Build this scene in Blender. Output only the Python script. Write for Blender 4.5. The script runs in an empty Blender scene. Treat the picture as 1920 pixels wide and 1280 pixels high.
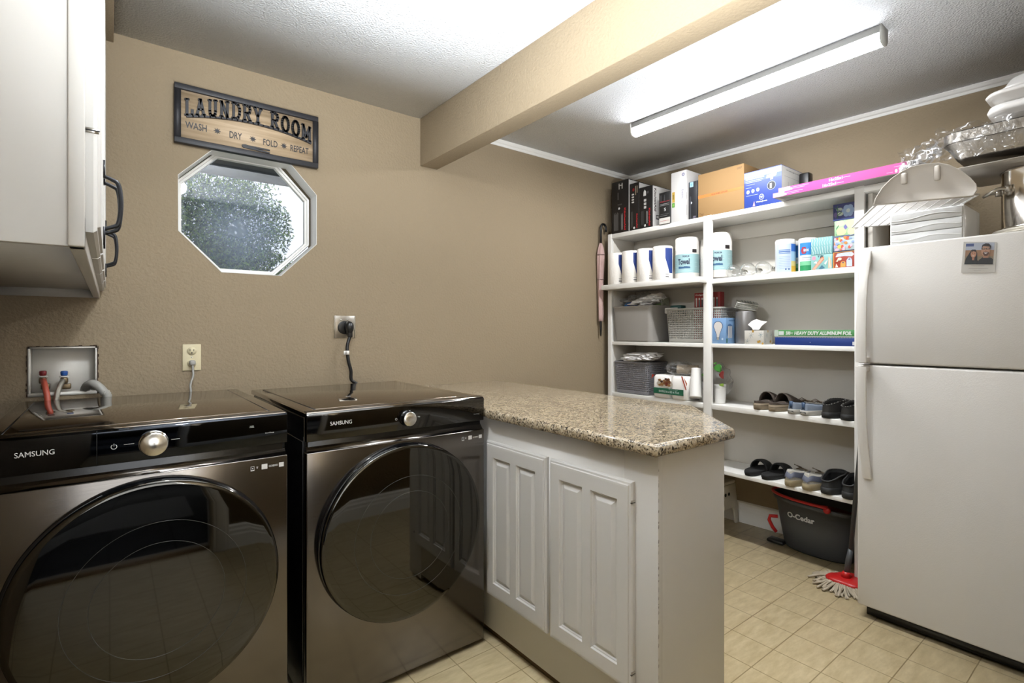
import bpy, bmesh, math, random
from mathutils import Vector, Matrix, noise
random.seed(7)
SC = bpy.context.scene
COL = SC.collection
PI = math.pi

# ---------------------------------------------------------------- camera
FPX, CX, CY, CH, YAW = 970.0, 960.0, 620.0, 1.245, math.radians(37.9)
SN, CS = math.sin(YAW), math.cos(YAW)
cd = bpy.data.cameras.new('camera'); cam = bpy.data.objects.new('camera', cd); COL.objects.link(cam)
cam.location = (0, 0, CH); cam.rotation_euler = (PI/2, 0, -YAW)
cd.sensor_width = 36; cd.lens = 36*FPX/1920; cd.shift_y = -20/1920; cd.clip_start = .02; cd.clip_end = 200
SC.camera = cam
# ---------------------------------------------------------------- colour management and light
SC.view_settings.view_transform = 'Standard'; SC.view_settings.look = 'None'
SC.view_settings.gamma = 1; SC.view_settings.use_curve_mapping = False
SC.view_settings.exposure = 0.62
W = bpy.data.worlds.new('sky'); SC.world = W; W.use_nodes = True
nt = W.node_tree; bg = nt.nodes['Background']
bg.inputs[0].default_value = (.80, .88, 1.0, 1); bg.inputs[1].default_value = 1.0

def area(name, loc, rot, sx, sy, power, col=(1, 1, 1), spread=PI):
    l = bpy.data.lights.new(name, 'AREA'); l.shape = 'RECTANGLE'; l.size = sx; l.size_y = sy
    l.energy = power; l.color = col; l.spread = spread
    o = bpy.data.objects.new(name, l); COL.objects.link(o); o.location = loc; o.rotation_euler = rot
    return o
# daylight coming in through the glazed side of the room behind the doorway
area('daylight_in_next_room', (.1, -3.3, 1.5), (PI/2, 0, 0), 2.2, 1.9, 32, (.92, .96, 1.0))
# added fill light in the doorway, aimed up to brighten the ceiling
area('ceiling_fill_light', (.36, -.09, .90), (PI-.50, 0, -.70), .5, .5, 76, (.90, .95, 1.0), spread=1.7)
# the ceiling lamp of the washing corner (its dome is built below)
LAMP = (.37, 1.30, 2.36)
def bulb(name, loc, power, r, col):
    l = bpy.data.lights.new(name, 'POINT'); l.energy = power; l.shadow_soft_size = r; l.color = col
    o = bpy.data.objects.new(name, l); COL.objects.link(o); o.location = loc
bulb('ceiling_lamp_light', (LAMP[0], LAMP[1], 2.215), 24, .045, (.93, .965, 1.0))
# the long tube of the pantry side
TUBE = (2.405, .705, 1.935)     # x, y0, y1

area('tube_light', (TUBE[0], (TUBE[1]+TUBE[2])/2, 2.362), (0, 0, 0), .05, 1.18, 17, (.97, .985, 1.0))
# ---------------------------------------------------------------- pixel helpers: where the ray of a measured point meets a plane
def _ray(x, y):
    r = (x-CX)/FPX
    return SN+r*CS, CS-r*SN, (CY-y)/FPX
def AX(x, y, c): r = _ray(x, y); d = c/r[0]; return Vector((c, d*r[1], CH+d*r[2]))
def AY(x, y, c): r = _ray(x, y); d = c/r[1]; return Vector((d*r[0], c, CH+d*r[2]))
def AZ(x, y, c): r = _ray(x, y); d = (c-CH)/r[2]; return Vector((d*r[0], d*r[1], c))

# ---------------------------------------------------------------- materials
def lin(h):
    if not isinstance(h, str): return (*h[:3], 1)
    v = [int(h[i:i+2], 16)/255 for i in (0, 2, 4)]
    return tuple(c/12.92 if c <= .04045 else ((c+.055)/1.055)**2.4 for c in v)+(1,)
def mat(name, col, rough=.5, metal=0, bump=0, bscale=60, spec=.5, coat=0, trans=0, alpha=1, emit=None, es=0, aniso=None, ior=None, var=0, vscale=4):
    m = bpy.data.materials.new(name); m.use_nodes = True
    n = m.node_tree; p = n.nodes['Principled BSDF']; L = n.links
    p.inputs['Base Color'].default_value = lin(col); p.inputs['Roughness'].default_value = rough
    p.inputs['Metallic'].default_value = metal; p.inputs['Specular IOR Level'].default_value = spec
    p.inputs['Coat Weight'].default_value = coat; p.inputs['Coat Roughness'].default_value = .04
    p.inputs['Transmission Weight'].default_value = trans; p.inputs['Alpha'].default_value = alpha
    if ior: p.inputs['IOR'].default_value = ior
    if emit: p.inputs['Emission Color'].default_value = lin(emit); p.inputs['Emission Strength'].default_value = es
    tc = n.nodes.new('ShaderNodeTexCoord')
    if bump:
        t = n.nodes.new('ShaderNodeTexNoise'); t.inputs['Scale'].default_value = bscale; t.inputs['Detail'].default_value = 4
        b = n.nodes.new('ShaderNodeBump'); b.inputs['Strength'].default_value = min(1, bump); b.inputs['Distance'].default_value = .004*max(1, bump)
        L.new(tc.outputs['Object'], t.inputs['Vector']); L.new(t.outputs['Fac'], b.inputs['Height']); L.new(b.outputs['Normal'], p.inputs['Normal'])
    if var:
        t = n.nodes.new('ShaderNodeTexNoise'); t.inputs['Scale'].default_value = vscale; t.inputs['Detail'].default_value = 5
        mx = n.nodes.new('ShaderNodeMix'); mx.data_type = 'RGBA'
        c = lin(col); mx.inputs[6].default_value = c; mx.inputs[7].default_value = tuple(max(0, v*(1-var)) for v in c[:3])+(1,)
        L.new(tc.outputs['Object'], t.inputs['Vector']); L.new(t.outputs['Fac'], mx.inputs[0]); L.new(mx.outputs[2], p.inputs['Base Color'])
    return m
def nodes(m): return m.node_tree.nodes, m.node_tree.links, m.node_tree.nodes['Principled BSDF']

M = {}
M['wall'] = mat('tan_wall_paint', '8f8069', .75, bump=.8, bscale=90, spec=.25)
M['white'] = mat('white_gloss_paint', 'dcdad5', .38, bump=.06, bscale=40)
M['cabinet'] = mat('white_cabinet_paint', 'c9c6c1', .42, bump=.05, bscale=35)
M['wallcab'] = mat('darkened_white_cabinet_paint', 'b6b3ad', .45, bump=.1, bscale=30)  # cabinet white, darkened to offset the strong fill light on it
M['trim'] = mat('white_trim_paint', 'd8d6d1', .45)
M['panel'] = mat('offwhite_panel_paint', 'c9c4bb', .55, bump=.08, bscale=25)
M['ceil'] = mat('ceiling_paint', 'eef1f5', .9, bump=1.9, bscale=130, spec=.1)
M['fridge'] = mat('white_fridge_enamel', 'cbc8c3', .38, bump=.12, bscale=260, spec=.45)
M['fridge_handle'] = mat('white_handle_plastic', 'd4d1cc', .35)
M['black'] = mat('black_plastic', '121212', .35)
M['black_gloss'] = mat('black_gloss', '08090b', .06, spec=.6)
M['black_iron'] = mat('black_iron', '1b1c20', .35, metal=.4)
M['chrome'] = mat('chrome', 'd6d4cf', .15, metal=1)
M['steel'] = mat('polished_steel', 'cfc9c0', .12, metal=1)
M['brushed'] = mat('brushed_steel', 'b9b4ab', .28, metal=1)
M['rubber'] = mat('dark_rubber', '191816', .7)
M['ivory'] = mat('ivory_plastic', 'cfc4a2', .4)
M['cordgrey'] = mat('grey_cord', '9c9a93', .45)
M['cordblack'] = mat('black_cord', '131313', .4)
M['paper'] = mat('white_paper', 'e6e3de', .7)
M['ink'] = mat('black_ink', '15151a', .6)
M['print'] = mat('pale_print', 'c9c7c2', .5)
M['darkgap'] = mat('dark_gap', '0c0b0a', .8)
M['wood_brown'] = mat('brown_wood', '6c5639', .6)

# ---- floor: cream vinyl with a square line pattern
m = mat('cream_vinyl_tile', 'c6b896', .32, spec=.4); n, L, p = nodes(m)
geo = n.new('ShaderNodeNewGeometry'); sep = n.new('ShaderNodeSeparateXYZ'); L.new(geo.outputs['Position'], sep.inputs[0])
def mth(op, a, b=None, n=n, L=L):
    q = n.new('ShaderNodeMath'); q.operation = op
    for i, v in enumerate((a, b)):
        if v is None: continue
        if isinstance(v, (int, float)): q.inputs[i].default_value = v
        else: L.new(v, q.inputs[i])
    return q.outputs[0]
def lines(src, off):
    a = mth('DIVIDE', mth('SUBTRACT', src, off), .1705)
    f = mth('ABSOLUTE', mth('SUBTRACT', mth('FRACT', mth('ADD', a, 100.5)), .5))
    return mth('LESS_THAN', f, .011)
ln = mth('MAXIMUM', lines(sep.outputs[0], 1.195), lines(sep.outputs[1], .6267))
mp = n.new('ShaderNodeMapping'); mp.inputs['Scale'].default_value = (4, 14, 4); mp.inputs['Rotation'].default_value = (0, 0, .5)
L.new(geo.outputs['Position'], mp.inputs[0])
nz = n.new('ShaderNodeTexNoise'); nz.inputs['Scale'].default_value = 2.5; nz.inputs['Detail'].default_value = 7; nz.inputs['Roughness'].default_value = .62
L.new(mp.outputs[0], nz.inputs['Vector'])
cr = n.new('ShaderNodeValToRGB'); e = cr.color_ramp.elements
e[0].position = .30; e[0].color = lin('bba880'); e[1].position = .70; e[1].color = lin('d6c59f')
L.new(nz.outputs['Fac'], cr.inputs[0])
mx = n.new('ShaderNodeMix'); mx.data_type = 'RGBA'; mx.inputs[7].default_value = lin('8a7650')
L.new(mth('MULTIPLY', ln, .85), mx.inputs[0]); L.new(cr.outputs[0], mx.inputs[6]); L.new(mx.outputs[2], p.inputs['Base Color'])
M['floor'] = m
# ---- next room floor: dark slate tile
m = mat('grey_slate_tile', '4c5058', .7, spec=.15); n, L, p = nodes(m)
geo = n.new('ShaderNodeNewGeometry')
br = n.new('ShaderNodeTexBrick'); br.offset = 0; br.inputs['Scale'].default_value = 1
br.inputs['Brick Width'].default_value = .305; br.inputs['Row Height'].default_value = .305; br.inputs['Mortar Size'].default_value = .006
br.inputs['Color1'].default_value = lin('3c3f44'); br.inputs['Color2'].default_value = lin('34373c'); br.inputs['Mortar'].default_value = lin('1d1d20')
L.new(geo.outputs['Position'], br.inputs['Vector']); L.new(br.outputs['Color'], p.inputs['Base Color'])
M['slate'] = m
# ---- granite
m = mat('speckled_granite', 'b0a590', .09, spec=.5); n, L, p = nodes(m)
tc = n.new('ShaderNodeTexCoord')
def noi(scale, det=4, rough=.6, n=n, L=L):
    t = n.new('ShaderNodeTexNoise'); t.inputs['Scale'].default_value = scale; t.inputs['Detail'].default_value = det
    t.inputs['Roughness'].default_value = rough; L.new(tc.outputs['Object'], t.inputs['Vector']); return t.outputs['Fac']
def ramp(src, *st, n=n, L=L):
    c = n.new('ShaderNodeValToRGB'); el = c.color_ramp.elements
    while len(el) < len(st): el.new(.5)
    for q, (pos, colr) in zip(el, st): q.position = pos; q.color = lin(colr)
    L.new(src, c.inputs[0]); return c.outputs[0]
def mixc(f, a, b, n=n, L=L):
    q = n.new('ShaderNodeMix'); q.data_type = 'RGBA'; L.new(f, q.inputs[0]); L.new(a, q.inputs[6]); L.new(b, q.inputs[7]); return q.outputs[2]
base = ramp(noi(55, 6, .75), (.35, '231f1d'), (.42, '6f6455'), (.49, 'b5a78e'), (.60, 'cabda6'), (.72, 'a39d93'))
spk = ramp(noi(150, 3, .6), (.39, '171514'), (.45, '6a6055'), (.52, 'b8ac96'), (.68, 'd4ccbd'))
rust = ramp(noi(16, 4, .7), (.35, '8a7a62'), (.5, 'bfb29b'), (.7, 'd8d2c6'))
f1 = mth('GREATER_THAN', noi(90, 3, .6), .50, n, L)
c1 = mixc(f1, base, spk)
q = n.new('ShaderNodeMix'); q.data_type = 'RGBA'; q.blend_type = 'MULTIPLY'; q.inputs[0].default_value = .5
L.new(c1, q.inputs[6]); L.new(rust, q.inputs[7]); L.new(q.outputs[2], p.inputs['Base Color'])
M['granite'] = m
# ---- dark brushed appliance metal
m = mat('dark_brushed_metal', '706b66', .16, metal=1); n, L, p = nodes(m)
tc = n.new('ShaderNodeTexCoord'); mp = n.new('ShaderNodeMapping'); mp.inputs['Scale'].default_value = (6, 6, 900)
L.new(tc.outputs['Object'], mp.inputs[0]); t = n.new('ShaderNodeTexNoise'); t.inputs['Scale'].default_value = 1; t.inputs['Detail'].default_value = 3
L.new(mp.outputs[0], t.inputs['Vector'])
r = n.new('ShaderNodeMapRange'); r.inputs[3].default_value = .10; r.inputs[4].default_value = .26; L.new(t.outputs['Fac'], r.inputs[0]); L.new(r.outputs[0], p.inputs['Roughness'])
M['appl'] = m
M['appl_top'] = mat('glossy_dark_top', '877d71', .06, metal=1)
M['appl_glass'] = mat('smoked_door_glass', '504e4a', .03, metal=1)
M['appl_side'] = mat('black_enamel_side', '0b0b0b', .25)
# ---- sign wood
m = mat('pale_oak_board', 'b9a488', .55); n, L, p = nodes(m)
tc = n.new('ShaderNodeTexCoord'); mp = n.new('ShaderNodeMapping'); mp.inputs['Scale'].default_value = (3, 20, 55)
L.new(tc.outputs['Object'], mp.inputs[0]); t = n.new('ShaderNodeTexNoise'); t.inputs['Scale'].default_value = 1.2; t.inputs['Detail'].default_value = 6; L.new(mp.outputs[0], t.inputs['Vector'])
L.new(ramp(t.outputs['Fac'], (.35, 'a08a6d'), (.65, 'bfa88b'), n=n, L=L), p.inputs['Base Color'])
M['oak'] = m

# ---------------------------------------------------------------- mesh builder
class MB:
    def __init__(s, f=None):
        s.bm = bmesh.new(); s.mats = []; s.f = f      # f: optional transform applied to all added points
    def mi(s, mt):
        if mt not in s.mats: s.mats.append(mt)
        return s.mats.index(mt)
    def _fin(s, faces, mt):
        i = s.mi(mt)
        for fc in faces: fc.material_index = i
    def box(s, a, b, mt, bev=0, seg=2, rot=None, piv=None):
        a = Vector(a); b = Vector(b); lo = Vector([min(a[i], b[i]) for i in range(3)]); hi = Vector([max(a[i], b[i]) for i in range(3)])
        t = bmesh.new(); bmesh.ops.create_cube(t, size=1)
        for v in t.verts: v.co = Vector([(lo[i]+hi[i])/2+v.co[i]*(hi[i]-lo[i]) for i in range(3)])
        if bev:
            bmesh.ops.bevel(t, geom=t.edges[:], offset=min(bev, min(hi-lo)*.49), segments=seg, affect='EDGES', profile=.5)
        if rot is not None:
            pv = Vector(piv) if piv is not None else (lo+hi)/2
            for v in t.verts: v.co = pv+rot@(v.co-pv)
        s.merge(t, mt)
        return s
    def merge(s, t, mt):
        vm = {}
        for v in t.verts: vm[v] = s.bm.verts.new(v.co)
        out = []
        for fc in t.faces:
            try: out.append(s.bm.faces.new([vm[v] for v in fc.verts]))
            except ValueError: pass
        s._fin(out, mt); t.free()
    def rings(s, rings, mt, cap0=True, cap1=True, closed=True):
        vs = [[s.bm.verts.new(Vector(p)) for p in r] for r in rings]; out = []
        n = len(vs[0])
        for a, b in zip(vs, vs[1:]):
            for i in range(n if closed else n-1):
                j = (i+1) % n
                try: out.append(s.bm.faces.new((a[i], a[j], b[j], b[i])))
                except ValueError: pass
        if cap0 and closed: out.append(s.bm.faces.new(vs[0][::-1]))
        if cap1 and closed: out.append(s.bm.faces.new(vs[-1]))
        s._fin(out, mt); return s
    def lathe(s, c, prof, mt, seg=32, ax='z', cap0=True, cap1=True):
        c = Vector(c); R = []
        for r, h in prof:
            ring = []
            for i in range(seg):
                t = 2*PI*i/seg; u, v = r*math.cos(t), r*math.sin(t)
                ring.append(c+(Vector((u, v, h)) if ax == 'z' else Vector((h, u, v)) if ax == 'x' else Vector((u, h, v))))
            R.append(ring)
        return s.rings(R, mt, cap0, cap1)
    def tube(s, pts, r, mt, seg=10, cap=True, close=False):
        pts = [Vector(p) for p in pts]; rs = r if isinstance(r, (list, tuple)) else [r]*len(pts)
        R = []; up = None; N = len(pts)
        for i, p in enumerate(pts):
            a = pts[(i-1) % N] if (i or close) else p; b = pts[(i+1) % N] if (i < N-1 or close) else p
            d = (b-a).normalized()
            if up is None: up = Vector((0, 0, 1)) if abs(d.z) < .9 else Vector((1, 0, 0))
            u = (up-d*up.dot(d)).normalized(); w = d.cross(u); up = u
            R.append([p+(u*math.cos(2*PI*k/seg)+w*math.sin(2*PI*k/seg))*rs[i] for k in range(seg)])
        if close: R.append(R[0]); cap = False
        return s.rings(R, mt, cap, cap)
    def prism(s, pts, vec, mt, bev=0):
        t = bmesh.new(); vs = [t.verts.new(Vector(p)) for p in pts]; f = t.faces.new(vs)
        r = bmesh.ops.extrude_face_region(t, geom=[f]); nv = [g for g in r['geom'] if isinstance(g, bmesh.types.BMVert)]
        for v in nv: v.co += Vector(vec)
        bmesh.ops.recalc_face_normals(t, faces=t.faces[:])
        if bev: bmesh.ops.bevel(t, geom=t.edges[:], offset=bev, segments=2, affect='EDGES', profile=.5)
        s.merge(t, mt); return s
    def poly(s, pts, mt):
        s._fin([s.bm.faces.new([s.bm.verts.new(Vector(p)) for p in pts])], mt); return s
    def disc(s, c, r, nrm, mt, seg=24, ry=None):
        nrm = Vector(nrm).normalized(); u = nrm.orthogonal().normalized()
        if abs(nrm.z) < .9: u = Vector((0, 0, 1)).cross(nrm).normalized()
        w = nrm.cross(u); c = Vector(c); ry = ry or r
        return s.poly([c+u*r*math.cos(2*PI*k/seg)+w*ry*math.sin(2*PI*k/seg) for k in range(seg)], mt)
    def blob(s, c, rad, mt, amp=.15, freq=6, sub=3, seed=0, flat=None):
        t = bmesh.new(); bmesh.ops.create_icosphere(t, subdivisions=sub, radius=1); c = Vector(c); rad = Vector(rad) if not isinstance(rad, (int, float)) else Vector((rad,)*3)
        for v in t.verts:
            d = v.co.copy(); k = 1+amp*noise.noise(d*freq*.5+Vector((seed*7.3, seed*3.1, 0)))*2
            v.co = Vector([c[i]+d[i]*rad[i]*k for i in range(3)])
            if flat is not None and v.co.z < flat: v.co.z = flat
        s.merge(t, mt); return s
    def text(s, txt, o, u, v, w, h, mt, bold=0, lift=.0005, squash=True, slant=0):
        cu = bpy.data.curves.new('t', 'FONT'); cu.body = txt; cu.size = 1; cu.offset = bold; cu.resolution_u = 3; cu.shear = slant
        ob = bpy.data.objects.new('t', cu); COL.objects.link(ob); dg = bpy.context.evaluated_depsgraph_get(); dg.update()
        me = bpy.data.meshes.new_from_object(ob.evaluated_get(dg))
        xs = [q.co.x for q in me.vertices]; ys = [q.co.y for q in me.vertices]
        u = Vector(u).normalized(); v = Vector(v).normalized(); nrm = u.cross(v); o = Vector(o)
        if xs:
            sx = w/(max(xs)-min(xs)); sy = h/(max(ys)-min(ys)) if squash else sx
            vs = [s.bm.verts.new(o+u*(q.co.x-min(xs))*sx+v*(q.co.y-min(ys))*sy+nrm*lift) for q in me.vertices]; out = []
            for pl in me.polygons:
                try: out.append(s.bm.faces.new([vs[i] for i in pl.vertices]))
                except ValueError: pass
            s._fin(out, mt)
        bpy.data.objects.remove(ob); bpy.data.curves.remove(cu); bpy.data.meshes.remove(me)
        return s
    def build(s, name, parent=None, local=False, ang=35, smooth=True, origin=None):
        if s.f:
            for v in s.bm.verts: v.co = s.f(v.co)
        co = [v.co for v in s.bm.verts]
        lo = [min(c[i] for c in co) for i in range(3)]; hi = [max(c[i] for c in co) for i in range(3)]
        if parent is not None and not local:
            off = Vector(); q = parent; loc = None
            while q is not None: off += q.location; q = q.parent
        elif parent is not None: off = Vector(); loc = None
        else: off = Vector(origin) if origin is not None else Vector(((lo[0]+hi[0])/2, (lo[1]+hi[1])/2, lo[2])); loc = off
        for v in s.bm.verts: v.co -= off
        if smooth:
            for f in s.bm.faces: f.smooth = True
            lim = math.radians(ang)
            for e in s.bm.edges:
                if len(e.link_faces) == 2:
                    try: e.smooth = e.calc_face_angle() < lim
                    except ValueError: pass
        me = bpy.data.meshes.new(name); s.bm.to_mesh(me); s.bm.free()
        for mt in s.mats: me.materials.append(mt)
        ob = bpy.data.objects.new(name, me); COL.objects.link(ob)
        if loc is not None: ob.location = loc
        if parent is not None: ob.parent = parent
        return ob
def tag(o, label=None, cat=None, group=None, kind=None):
    if label: o['label'] = label
    if cat: o['category'] = cat
    if group: o['group'] = group
    if kind: o['kind'] = kind
    return o
def thing(name, label, cat, loc=(0, 0, 0), rz=0, group=None):
    o = bpy.data.objects.new(name, None); COL.objects.link(o); o.location = loc; o.rotation_euler = (0, 0, rz); o.empty_display_size = .05
    return tag(o, label, cat, group)
def struct(mb, name, **k): return tag(mb.build(name, **k), kind='structure')
def copy_tree(o, parent=None):
    c = o.copy(); COL.objects.link(c); c.parent = parent
    for ch in o.children: copy_tree(ch, c)
    return c
def place(o, loc, rz=0, label=None, group=None):
    o.location = loc; o.rotation_euler = (0, 0, rz)
    if label: o['label'] = label
    if group: o['group'] = group
    return o
def arc(cx, cy, r, a0, a1, n): return [(cx+r*math.cos(a0+(a1-a0)*i/n), cy+r*math.sin(a0+(a1-a0)*i/n)) for i in range(n+1)]
def rrect(x0, y0, x1, y1, r, n=5):
    return arc(x1-r, y0+r, r, -PI/2, 0, n)+arc(x1-r, y1-r, r, 0, PI/2, n)+arc(x0+r, y1-r, r, PI/2, PI, n)+arc(x0+r, y0+r, r, PI, 1.5*PI, n)

# ================================================================= THE SETTING
WY = 2.62      # back wall
HC = 2.44      # ceiling height
b = MB(); b.box((-.36, -.10, -.05), (3.6, WY+.1, 0), M['floor']); struct(b, 'floor')
b = MB(); b.box((-.50, -.12, HC), (3.6, WY+.14, HC+.06), M['ceil']); struct(b, 'ceiling')

# back wall with an eight-sided opening and a cut-out for the water box
OC = [(.231, 1.912), (.232, 1.673), (.395, 1.506), (.646, 1.506), (.812, 1.673), (.812, 1.918), (.690, 2.048), (.362, 2.050)]
BX = (-.239, .998, -.038, 1.184)
t = bmesh.new()
def loop(pts, y):
    vs = [t.verts.new((x, y, z)) for x, z in pts]; return [t.edges.new((vs[i], vs[(i+1) % len(vs)])) for i in range(len(vs))]
ed = loop([(-.5, -.05), (3.6, -.05), (3.6, HC), (-.5, HC)], WY)
ed += loop(OC, WY)
ed += loop([(BX[0], BX[1]), (BX[2], BX[1]), (BX[2], BX[3]), (BX[0], BX[3])], WY)
bmesh.ops.triangle_fill(t, use_beauty=True, use_dissolve=False, edges=ed)
for f in t.faces:
    f.normal_update()
r = bmesh.ops.extrude_face_region(t, geom=t.faces[:])
for g in r['geom']:
    if isinstance(g, bmesh.types.BMVert): g.co.y += .14
bmesh.ops.recalc_face_normals(t, faces=t.faces[:])
b = MB(); b.merge(t, M['wall']); struct(b, 'wall_back', smooth=False)

# right wall stands a little out of square
def wallx(y): return 3.20+(WY-y)*.0665
b = MB(); b.prism([(wallx(WY+.1), WY+.1, -.05), (wallx(-.1), -.1, -.05), (wallx(-.1), -.1, HC), (wallx(WY+.1), WY+.1, HC)], (.12, 0, 0), M['wall']); struct(b, 'wall_right', smooth=False)
b = MB(); b.box((-.50, -.14, -.05), (-.36, WY, HC), M['wall']); struct(b, 'wall_left')
# front wall with the doorway the photographer stands in
b = MB(); b.box((.47, -.16, -.05), (3.6, -.03, HC), M['wall']); b.box((-.36, -.16, 2.35), (.47, -.03, HC), M['wall']); struct(b, 'wall_front')
b = MB()
b.box((.455, -.17, 0), (.475, -.02, 2.33), M['trim'])
b.box((.46, -.03, 0), (.54, -.008, 2.41), M['trim'], bev=.004); b.box((.475, -.012, 0), (.525, -.003, 2.39), M['trim'], bev=.003)
b.box((-.36, -.17, 2.33), (.475, -.02, 2.35), M['trim']); b.box((-.36, -.03, 2.34), (.54, -.008, 2.41), M['trim'], bev=.004)
struct(b, 'door_1')
# beam
b = MB(); b.box((1.383, -.03, 2.173), (1.492, WY, HC), M['wall'], bev=.003); struct(b, 'ceiling_beam')
# soffit above the wall cabinet
b = MB(); b.box((-.36, -.03, 2.40), (.014, WY, HC), M['wall'], bev=.003); struct(b, 'soffit')
# crown mouldings of the pantry side
def crown(path, inward, name):
    prof = [(0, -.033), (.006, -.033), (.010, -.020), (.018, -.016), (.028, -.004), (.028, 0), (0, 0)]
    p0, p1 = [Vector(q) for q in path]; n_ = Vector(inward).normalized()
    b = MB(); b.rings([[p+n_*a+Vector((0, 0, HC+h)) for a, h in prof] for p in (p0, p1)], M['trim']); struct(b, name, smooth=False)
crown([(1.492, WY, 0), (3.21, WY, 0)], (0, -1, 0), 'trim_1')
crown([(wallx(WY), WY, 0), (wallx(0), 0, 0)], (-1, 0, 0), 'trim_2')
# baseboards
def baseb(p0, p1, inward, name, h=.135):
    prof = [(0, 0), (.016, 0), (.016, h*.55), (.013, h*.62), (.013, h*.74), (.008, h*.82), (.008, h*.93), (.003, h), (0, h)]
    p0, p1 = Vector(p0), Vector(p1); n_ = Vector(inward)
    b = MB(); b.rings([[p+n_*a+Vector((0, 0, z)) for a, z in prof] for p in (p0, p1)], M['trim']); struct(b, name, smooth=False)
baseb((wallx(WY), WY, 0), (wallx(.9), .9, 0), (-1, 0, 0), 'baseboard_right')
baseb((1.6, WY, 0), (3.2, WY, 0), (0, -1, 0), 'baseboard_back')
baseb((.54, -.03, 0), (2.5, -.03, 0), (0, 1, 0), 'baseboard_front')

# window: painted reveal, vinyl frame, fogged pane
b = MB()
k = .985
cx_, cz_ = .522, 1.779
def scl(pts, s, dy): return [(cx_+(x-cx_)*s, dy, cz_+(z-cz_)*s) for x, z in pts]
b.rings([scl(OC, 1.0, WY-.001), scl(OC, .993, WY-.0015), scl(OC, .985, WY+.085), scl(OC, 1.02, WY+.085)], M['white'], False, False)
W1 = struct(b, 'window_1', smooth=False)
b = MB()
IC = [(.249, 1.897), (.249, 1.684), (.402, 1.530), (.628, 1.530), (.782, 1.684), (.782, 1.900), (.640, 2.044), (.392, 2.044)]
yf = WY+.083
b.rings([scl(IC, 1.085, yf+.03), scl(IC, 1.06, yf-.004), scl(IC, 1.03, yf-.002), scl(IC, 1.025, yf+.006), scl(IC, .99, yf+.008), scl(IC, .985, yf+.03)], M['white'], False, False)
struct(b, 'window_frame', parent=W1, smooth=False)
# fogged glass: clear towards the rim, milky in the middle
m = bpy.data.materials.new('fogged_glass'); m.use_nodes = True; n = m.node_tree.nodes; L = m.node_tree.links; n.remove(n['Principled BSDF'])
tr = n.new('ShaderNodeBsdfTransparent'); gl = n.new('ShaderNodeBsdfGlossy'); gl.inputs['Roughness'].default_value = .02
tl = n.new('ShaderNodeBsdfTranslucent'); tl.inputs[0].default_value = (.55, .66, .84, 1)
df = n.new('ShaderNodeBsdfDiffuse'); df.inputs[0].default_value = (.42, .50, .64, 1)
ad = n.new('ShaderNodeMixShader'); ad.inputs[0].default_value = .35; L.new(tl.outputs[0], ad.inputs[1]); L.new(df.outputs[0], ad.inputs[2])
tc = n.new('ShaderNodeTexCoord'); ns = n.new('ShaderNodeTexNoise'); ns.inputs['Scale'].default_value = 4; ns.inputs['Detail'].default_value = 6
L.new(tc.outputs['Object'], ns.inputs['Vector'])
vl = n.new('ShaderNodeVectorMath'); vl.operation = 'LENGTH'; mp = n.new('ShaderNodeMapping'); mp.inputs['Location'].default_value = (0.03, 0, -.22); L.new(tc.outputs['Object'], mp.inputs[0]); L.new(mp.outputs[0], vl.inputs[0])
mr = n.new('ShaderNodeMapRange'); mr.interpolation_type = 'SMOOTHSTEP'; mr.inputs[1].default_value = .0; mr.inputs[2].default_value = .30; mr.inputs[3].default_value = .46; mr.inputs[4].default_value = .05; L.new(vl.outputs['Value'], mr.inputs[0])
mm = n.new('ShaderNodeMath'); mm.operation = 'MULTIPLY'; L.new(mr.outputs[0], mm.inputs[0]); 
m2 = n.new('ShaderNodeMapRange'); m2.inputs[1].default_value = .25; m2.inputs[2].default_value = .7; m2.inputs[3].default_value = .6; m2.inputs[4].default_value = 1.1; L.new(ns.outputs['Fac'], m2.inputs[0]); L.new(m2.outputs[0], mm.inputs[1])
a1 = n.new('ShaderNodeMixShader'); L.new(mm.outputs[0], a1.inputs[0]); L.new(tr.outputs[0], a1.inputs[1]); L.new(ad.outputs[0], a1.inputs[2])
a2 = n.new('ShaderNodeMixShader'); a2.inputs[0].default_value = .04; L.new(a1.outputs[0], a2.inputs[1]); L.new(gl.outputs[0], a2.inputs[2])
L.new(a2.outputs[0], n['Material Output'].inputs[0]); M['fog'] = m
b = MB(); b.prism(scl(IC, 1.0, yf+.018), (0, .004, 0), M['fog']); struct(b, 'window_pane', parent=W1, smooth=False)

# outside: eave boards above the window, tree, ground
b = MB(); b.box((-2.5, WY+.14, 2.16), (4, 3.30, 2.20), mat('eave_boards', '4d473b', .8, var=.2)); b.box((-2.5, 3.28, 2.12), (4, 3.32, 2.26), mat('eave_fascia', '5a5245', .8)); struct(b, 'eave')
b = MB(); b.box((-9, WY+.2, -.5), (9, 22, -.4), mat('grass_ground', '4a5c33', .95, var=.4)); struct(b, 'ground')
# next room
b = MB(); b.box((-1.6, -3.6, -.05), (2.6, -.10, -.004), M['slate']); b.box((-.36, -.175, -.05), (.46, -.09, .006), M['wood_brown']); struct(b, 'floor')
b = MB(); b.box((-1.7, -3.6, -.05), (-1.6, -.14, HC), M['wall']); struct(b, 'wall_left')
b = MB(); b.box((2.6, -3.6, -.05), (2.7, -.14, HC), M['wall']); struct(b, 'wall_right')
b = MB(); b.box((-1.6, -3.7, -.05), (2.6, -3.6, HC), M['wall']); struct(b, 'wall_front')
b = MB(); b.box((-1.6, -.17, -.05), (-.5, -.14, HC), M['wall']); struct(b, 'wall_back')
b = MB(); b.box((-1.7, -3.7, HC), (2.7, -.12, HC+.05), M['ceil']); struct(b, 'ceiling')
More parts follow.
